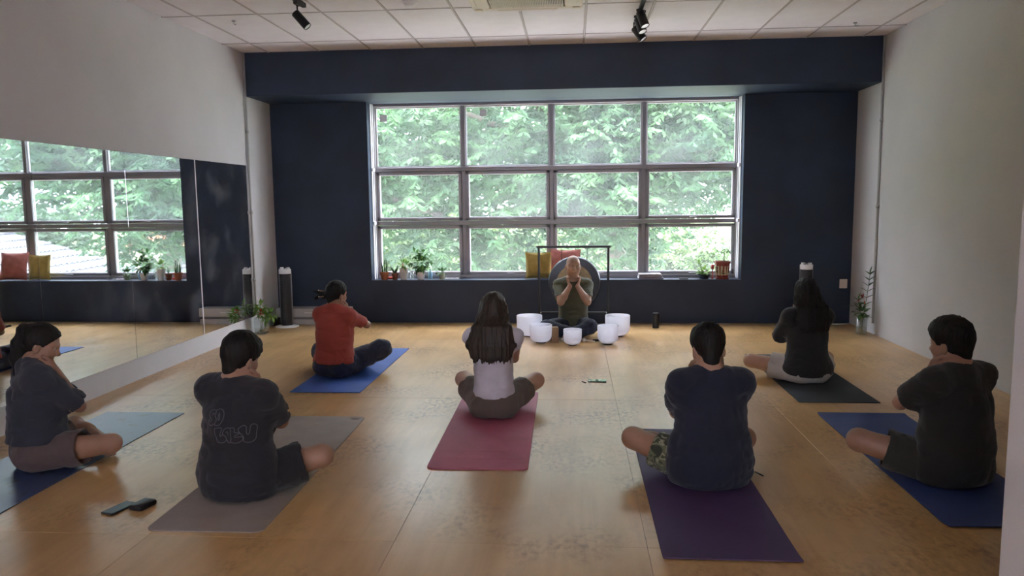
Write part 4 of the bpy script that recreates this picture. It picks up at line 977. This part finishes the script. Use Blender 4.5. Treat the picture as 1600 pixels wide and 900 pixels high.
        for s in ('L', 'R'):
            sx = -1 if s == 'L' else 1; sh, el = D['sh'+s], D['el'+s]; u = (el-sh)/np.linalg.norm(el-sh); he = lerp(sh, el, o['sleeve'])
            G.cap(D['neck']+V3(sx*.02, -.01, .012), sh+V3(-sx*.03, -.005, .005), .040+g*.8, .045+g, .05)
            G.cap(sh, lerp(sh, el, o['sleeve']+.25), o['slr'], o['slr']*1.0, .045, cuts=((he, u),))
        G.noise((9, 9, 15), o['fold'], seed, True); G.noise((22, 22, 34), o['fold']*.30, seed+5, True); G.noise((5, 5, 5), o['fold']*.8, seed+9)
        for s in ('L', 'R'):
            sh, el = D['sh'+s], D['el'+s]; a = lerp(sh, el, o['sleeve']-.10); G.cap(a, lerp(sh, el, 1.1), o['slr']-.010, o['slr']-.010, 0., 's')
        G.cap(D['neck']+V3(0, .012, -.005), D['neck']+V3(0, .03, .20), nk+.012, nk+.02, .008, 's')
        G.plane((0, 0, o['hem']), (0, o['back'], -1), .008); G.plane((0, 0, .012), (0, 0, -1))
        sho = obj('t_shirt', G.mesh('t_shirt', shirt), t)
        cb = MB(); ring = []                          # ribbed collar
        for k in range(29):
            a = 2*math.pi*k/28; r = nk+.0135; ring.append((r*math.cos(a), D['neck'][1]+.014+r*math.sin(a)*1.0, D['neck'][2]+.020-(.038*(.5+.5*math.sin(a)))))
        cb.tube(ring, .0065, 8); cb.build('collar', shirt, sho, True)
    if bottom:
        m_b, kind, hem = bottom[:3]; bo = bottom[3] if len(bottom) > 3 else {}
        bg_ = bo.get('fit', .014)
        G = Field((-.55, -.24, 0), (.55, .50, .34), .006)
        G.ell((0, -.012, .115), (.168*tw+bg_, .130+bg_*.8, .118+bg_), .04, cuts=(((0, 0, bo.get('top', .20)), (0, 0, 1)),))
        for sx in (-1, 1): G.ell((sx*.075, -.035, .085), (.092+bg_, .102+bg_, .085+bg_*.5), .04)
        for s in ('L', 'R'):
            hp, kn, an = D['hip'+s], D['knee'+s], D['ank'+s]; u = (kn-hp)/np.linalg.norm(kn-hp)
            if kind == 'shorts':
                he = lerp(hp, kn, hem); G.cap(hp, lerp(hp, kn, hem+.3), .090+bg_, .078+bg_*1.6, .05, cuts=((he, u),))
            else:
                G.cap(hp, kn, .090+bg_, .066+bg_, .05); u2 = (an-kn)/np.linalg.norm(an-kn); he = lerp(kn, an, hem); G.cap(kn, lerp(kn, an, hem+.1), .064+bg_, .050+bg_, .03, cuts=((he, u2),))
        G.noise((15, 15, 11), bo.get('fold', .006), seed+31, True); G.noise((30, 30, 26), bo.get('fold', .006)*.35, seed+33, True)
        if kind == 'shorts':
            for s in ('L', 'R'):
                hp, kn = D['hip'+s], D['knee'+s]; G.cap(lerp(hp, kn, hem-.09), lerp(hp, kn, 1.1), .072+bg_*1.2, .066+bg_*1.2, 0., 's')
        G.plane((0, 0, .003), (0, 0, -1))
        obj('shorts' if kind == 'shorts' else 'trousers', G.mesh('bottoms', m_b), t)
    # hair
    if hair:
        kind, m_h = hair[0], hair[1]; ho = hair[2] if len(hair) > 2 else {}
        lo, hi = (D['head']-.2, D['head']+.2); lo[2] -= ho.get('down', 0)+.06; lo[1] -= .06; hi[1] += .02
        G = Field(lo, hi, .0052)
        th = ho.get('th', .016)
        front = (H_(0, .058, .055), hr @ V3(0, .80, -.60)); nape = (H_(0, -.04, ho.get('nape', -.062)), hr @ V3(0, .15, -1))
        G.ell(H_(0, -.010, .044), (V3(.075, .097, .088)+th)*hs, .02, rot=hr, cuts=(front, nape))
        if kind == 'short':
            G.ell(H_(0, .0, .075), (V3(.072, .090, .068)+ho.get('top', .014))*hs, .03, rot=hr, cuts=((H_(0, .070, .06), hr @ V3(0, .85, -.53)),))
            G.cap(H_(0, -.055, .0), H_(0, -.060, -.055), .052, .044, .03, flat=(hr @ V3(0, 1, 0), 1.1))
            for k in range(46):
                a = random.uniform(0, 6.28); rr = random.uniform(.02, .075); b_ = H_(rr*math.cos(a), rr*math.sin(a)*1.2, .06+.075*math.sqrt(max(0, 1-(rr/.088)**2)))
                G.cap(b_, b_+hr @ V3(random.uniform(-.012, .012), random.uniform(-.02, .012), random.uniform(.002, .012)), .009, .004, .008)
        elif kind == 'long':
            w0, dn = ho.get('w', .10), ho['down']; N_ = D['neck']
            for k in range(13):
                x = -1+2*k/12; c_ = 1-x*x
                pts = [H_(x*.066, -.040-.045*c_, .05), H_(x*.086, -.060-.045*c_, -.04), N_+V3(x*(w0*.75+.025), -.070-.045*c_, .02), N_+V3(x*(w0+.028), -.095-.035*c_, -dn*.5), N_+V3(x*(w0+.012), -.112-.026*c_, -dn+.02*abs(x)+.012*math.sin(k*2.3))]
                for a, b_, r1, r2 in zip(pts, pts[1:], (.030, .030, .027, .022), (.030, .027, .022, .012)): G.cap(a, b_, r1, r2, .022, flat=((0, 1, 0), 1.25))
            for sx in (-1, 1):
                G.cap(H_(sx*.074, .015, .03), H_(sx*.084, -.005, -.07), .022, .024, .02); G.cap(H_(sx*.084, -.005, -.07), N_+V3(sx*(w0*.8+.02), -.045, -.02), .024, .02, .02)
            G.noise((80, 40, 4), .0045, seed+3, True); G.noise((30, 20, 3), .005, seed+6)
            for k in range(70):
                x = random.uniform(-1, 1); p = N_+V3(x*(w0+.02), -.106-.026*(1-x*x), -dn+.05); G.cap(p, p+V3(random.uniform(-.014, .014), -.004, -random.uniform(.035, .085)), .007, .003, .008)
        elif kind == 'bun':
            c0 = H_(-.078, -.088, -.004); G.ell(c0, (.046, .042, .044), .015); 
            for k in range(9):
                a = random.uniform(-2.6, 2.6); G.cap(c0+V3(-.015, -.010, 0), c0+V3(-.040+.026*math.cos(a)-.02, -.022, .050*math.sin(a)), .015, .006, .012)
            G.cap(H_(-.02, -.09, .0), c0, .035, .03, .02); G.cap(H_(0, -.060, -.0), H_(0, -.066, -.06), .044, .032, .03)
        elif kind == 'ponytail':
            c0 = H_(-.0, -.105, .060); G.cap(H_(0, -.09, .07), c0+V3(0, -.012, .012), .036, .03, .02); G.ell(c0+V3(0, -.01, .012), (.04, .034, .042), .015)
            pts = [c0+V3(0, -.018, 0), c0+V3(-.01, -.045, -.07), c0+V3(-.015, -.06, -.16), c0+V3(-.02, -.055, -.25), c0+V3(-.03, -.05, -.31)]
            for a, b_, r1, r2 in zip(pts, pts[1:], (.030, .036, .034, .024), (.036, .034, .024, .010)): G.cap(a, b_, r1, r2, .02)
            G.cap(H_(0, -.056, -.0), H_(0, -.062, -.06), .045, .034, .03)
        if kind != 'long': G.noise((60, 60, 26), .0030, seed+4, True)
        for sx in (-1, 1):
            if kind in ('short', 'bun', 'ponytail'): G.ell(H_(sx*.082, .0, -.018), V3(.026, .026, .034), .006, 's', rot=hr)
        ho_ = obj('hair', G.mesh('hair', m_h), t)
        if kind == 'bun':
            cl_ = MB(); c0 = H_(-.070, -.112, .004); cl_.tube([c0+V3(-.03, -.015, .03), c0+V3(.0, -.034, .03), c0+V3(.028, -.012, .026)], .006, 8); cl_.tube([c0+V3(-.03, -.015, -.028), c0+V3(.0, -.034, -.028), c0+V3(.028, -.012, -.022)], .006, 8)
            cl_.build('hair_clip', M('brown_hair_clip', (.20, .11, .07), .3), ho_, True)
        if kind == 'ponytail':
            c0 = H_(0, -.112, .062); MB().tube([c0+V3(.036*math.cos(a), -.0, .036*math.sin(a)) for a in [2*math.pi*k/16 for k in range(17)]], .008, 8).build('hair_tie', m_blackp, ho_, True)
    for sx in (-1, 1):                                  # eyes
        e = MB().lathe([(.001, -.0115)]+[(.0115*math.sin(math.pi*k/8), -.0115*math.cos(math.pi*k/8)) for k in range(1, 8)]+[(.001, .0115)], 12)
        p = H_(sx*.031, .0765, .011); eo = e.build('eye', m_eye, t, True); eo.location = p
        iris = MB().lathe([(.0052, 0), (.004, .002), (.001, .0025)], 12, mat=Matrix.Rotation(-math.pi/2, 4, 'X')).build('iris', m_iris, eo, True); iris.location = hr @ V3(0, .0108, 0)
    return t, D, H_, hr
m_eye = M('eye_white', (.55, .52, .50), .25); m_iris = M('dark_iris', (.02, .012, .008), .2)
ZM = .006
c_red = cloth('coral_red_jersey', (.36, .060, .045)); c_black = cloth('black_jersey', (.010, .010, .012)); c_white = cloth('pale_lilac_grey_jersey', (.56, .54, .62))
c_navy = cloth('dark_navy_jersey', (.010, .013, .030)); c_ink = cloth('charcoal_black_jersey', (.014, .014, .020)); c_char = cloth('washed_black_jersey', (.020, .019, .020))
c_slate = cloth('slate_blue_black_jersey', (.030, .033, .050)); c_olive = cloth('olive_green_jersey', (.088, .088, .052))
c_jean = cloth('dark_blue_trousers_cloth', (.016, .022, .048)); c_wsh = cloth('off_white_shorts_cloth', (.50, .47, .44)); c_taup = cloth('taupe_shorts_cloth', (.105, .082, .068))
c_bsh = cloth('black_shorts_cloth', (.012, .012, .016)); c_dol = cloth('dark_olive_shorts_cloth', (.032, .033, .027)); c_mauve = cloth('mauve_brown_shorts_cloth', (.115, .080, .080))
def camo():
    m = cloth('camouflage_cloth', (.10, .11, .06)); nt = m.node_tree; b = nt.nodes['Principled BSDF']; tc = nt.nodes.new('ShaderNodeTexCoord')
    n = nt.nodes.new('ShaderNodeTexNoise'); n.inputs['Scale'].default_value = 17; n.inputs['Detail'].default_value = 2; n.inputs['Distortion'].default_value = 1.
    nt.links.new(tc.outputs['Object'], n.inputs['Vector']); r = nt.nodes.new('ShaderNodeValToRGB'); r.color_ramp.interpolation = 'CONSTANT'; e = r.color_ramp.elements
    e[0].position = 0; e[0].color = (.03, .035, .022, 1); e[1].position = .44; e[1].color = (.13, .14, .08, 1); x = e.new(.52); x.color = (.30, .29, .20, 1); x = e.new(.60); x.color = (.06, .07, .035, 1)
    nt.links.new(n.outputs[0], r.inputs[0]); nt.links.new(r.outputs[0], b.inputs['Base Color']); return m
dg = math.radians
P1 = person('person in coral red t-shirt and navy trousers with clipped up dark hair', (-2.06, 6.34, ZM), dg(-14), .95, m_skin, dict(kneeR=(.31, .30, .20), kneeL=(-.33, .27, .15), elR=(.205, .22, .44)), c_red, (c_jean, 'trousers', .85, dict(fit=.026)), ('bun', m_hair), (.15, -.25, .05), 'f', torso=1.15, seed=1, shirt_opt=dict(hem=.125, fold=.005, sleeve=.80, fit=.014, slr=.060, hemr=(.192, .160)))
P2 = person('person in black top and off white shorts with long black hair', (1.90, 6.25, ZM), dg(9), .96, m_skin_l, dict(kneeL=(-.40, .22, .14), kneeR=(.33, .30, .13), elL=(-.165, .17, .35), elR=(.165, .17, .35)), c_black, (c_wsh, 'shorts', .56, dict(fit=.026, top=.19)), ('long', m_hair, dict(down=.15, w=.105, th=.028)), (.20, -.25, 0), 'f', torso=1.08, seed=2, shirt_opt=dict(hem=.10, sleeve=1.0, slr=.074, back=.25, fold=.004, hemr=(.208, .178)))
P3 = person('person in pale grey t-shirt with long straight brown hair on the pink mat', (-.55, 5.125, ZM), dg(-2), 1., m_skin_l, dict(kneeR=(.27, .30, .185), kneeL=(-.27, .30, .185), elR=(.12, .20, .37), elL=(-.12, .20, .37)), c_white, (c_taup, 'shorts', .62, dict(fit=.010)), ('long', m_hair_b, dict(down=.185, w=.120)), (.10, 0, 0), 'f', torso=.88, seed=3, shirt_opt=dict(hem=.15, fit=.008, sleeve=.45, slr=.050, hemr=(.160, .130), waist=(.125, .10), fold=.005))
P4 = person('person in dark navy t-shirt and camouflage shorts on the plum mat', (.71, 3.91, ZM), dg(12), .96, m_skin, dict(kneeL=(-.345, .285, .185), kneeR=(.33, .28, .15)), c_navy, (camo(), 'shorts', .60, dict(fit=.018)), ('short', m_hair, dict(th=.012, top=.016)), (.30, -.1, 0), 'm', torso=1.14, seed=4, shirt_opt=dict(hemz=.25, hemr=(.212, .180), hem=.022, fold=.007, slr=.074, fit=.018))
P5 = person('person in black t-shirt with outlined letters on the back', (-1.71, 3.64, ZM), dg(-17), .95, m_skin, dict(kneeR=(.345, .26, .17), kneeL=(-.36, .28, .15), elR=(.125, .20, .36)), c_ink, (c_bsh, 'shorts', .72, dict(fit=.024)), ('short', m_hair, dict(th=.017, top=.020, nape=-.050)), (.32, -.05, .04), 'm', torso=1.14, seed=5, shirt_opt=dict(hemz=.25, hem=.018, fit=.022, slr=.080, fold=.007, hemr=(.212, .172)))
P6 = person('person in slate dark blouse with ponytail beside the mirror', (-3.06, 4.0, ZM), dg(-46), .95, m_skin, dict(kneeR=(.34, .32, .15), kneeL=(-.36, .24, .12)), c_slate, (c_mauve, 'shorts', .58, dict(fit=.02)), ('ponytail', m_hair), (.40, -.3, 0), 'f', torso=1.08, seed=6, shirt_opt=dict(hem=.17, fit=.03, sleeve=.92, slr=.074, hemr=(.20, .17), waist=(.175, .145), fold=.009))
P7 = person('person in washed black t-shirt by the white stub wall, seen three quarter', (1.98, 4.01, ZM), dg(27), .98, m_skin, dict(kneeL=(-.35, .30, .185), kneeR=(.36, .26, .14), elL=(-.165, .20, .40)), c_char, (c_dol, 'shorts', .66, dict(fit=.020)), ('short', m_hair, dict(th=.016, top=.020)), (.12, .12, 0), 'm', torso=1.2, seed=7, shirt_opt=dict(hemz=.25, hem=.020, fit=.020, fold=.007, slr=.076, sleeve=.75))
P8 = person('bald teacher in olive t-shirt facing the class before the gong', (-.0, 8.41, .002), dg(183), 1., m_skin_l, dict(kneeR=(.30, .235, .12), kneeL=(-.17, .25, .13), toeR=(-.10, .30, .036), toeL=(.12, .36, .036), shR=(.160, 0, .560), shL=(-.160, 0, .560), elR=(.145, .23, .40), elL=(-.145, .23, .40), wrR=(.042, .140, .560), wrL=(-.042, .140, .560), head=(0, .03, .765), neck=(0, -.008, .615)), c_olive, (c_jean, 'trousers', .85, dict(fit=.02)), None, (-.02, .08, 0), 'm', torso=.94, hz=0., seed=8, shirt_opt=dict(hem=.12, fold=.005, slr=.060, hemr=(.185, .155)))
# outlined lettering on the back of the black shirt, two lines of bubble letters
def back_print(P, mat_):
    root = P[0]; sh = [c for c in root.children if c.name.startswith('t_shirt')][0]; me = sh.data
    bv = BVHTree.FromPolygons([v.co.copy() for v in me.vertices], [tuple(p.vertices) for p in me.polygons])
    strokes = [[(330,240),(260,235),(215,260),(192,305),(205,345),(250,365),(205,385),(195,440),(225,475),(280,472),(340,445),(367,400),(360,350),(325,322),(345,285),(330,240)], [(325,290),(285,295),(262,320)], [(215,410),(250,412),(275,385),(262,362)],
        [(340,240),(390,213),(440,225),(475,270),(482,340),(462,410),(420,460),(375,465),(345,448)], [(400,275),(388,310),(395,380),(413,385),(418,320),(400,275)],
        [(355,505),(470,485),(475,520),(440,590),(435,640),(480,600),(520,612),(532,690),(500,725),(430,735),(370,715),(365,640),(355,580),(355,505)],
        [(478,600),(500,520),(545,490),(588,492),(605,530),(590,620),(602,722),(560,732),(545,690),(530,690)], [(532,565),(555,540),(562,605)],
        [(600,495),(640,488),(662,520),(640,562),(692,575),(738,570),(700,602),(650,612),(640,650),(700,640),(752,640),(758,690),(720,730),(640,737),(600,715)],
        [(700,512),(760,455),(802,490),(795,560),(800,622),(832,600),(830,470),(860,455),(908,482),(892,620),(888,700),(850,742),(790,737),(758,700),(767,660),(742,600),(712,560),(700,512)]]
    mb = MB()
    for s in strokes:
        pts = []
        for (a, b_), (c_, d_) in zip(s, s[1:]):
            for k in range(3): pts.append((a+(c_-a)*k/3, b_+(d_-b_)*k/3))
        pts.append(s[-1]); out = []
        for _ in range(2): pts = [pts[0]]+[((p[0]+2*q[0]+r[0])/4, (p[1]+2*q[1]+r[1])/4) for p, q, r in zip(pts, pts[1:], pts[2:])]+[pts[-1]]
        for zx, zy in pts:
            u = (300+zx/10-335)/300.; v = .50-(610+zy/10-634)/300.
            hit = bv.ray_cast(Vector((u, -.6, v)), Vector((0, 1, 0)))
            if hit[0] is not None: out.append(hit[0]+hit[1]*.0008)
        if len(out) > 2: mb.tube(out, .0021, 5)
    mb.build('back_print', mat_, sh, True)
back_print(P5, M('grey_print_ink', (.105, .105, .125), .7))
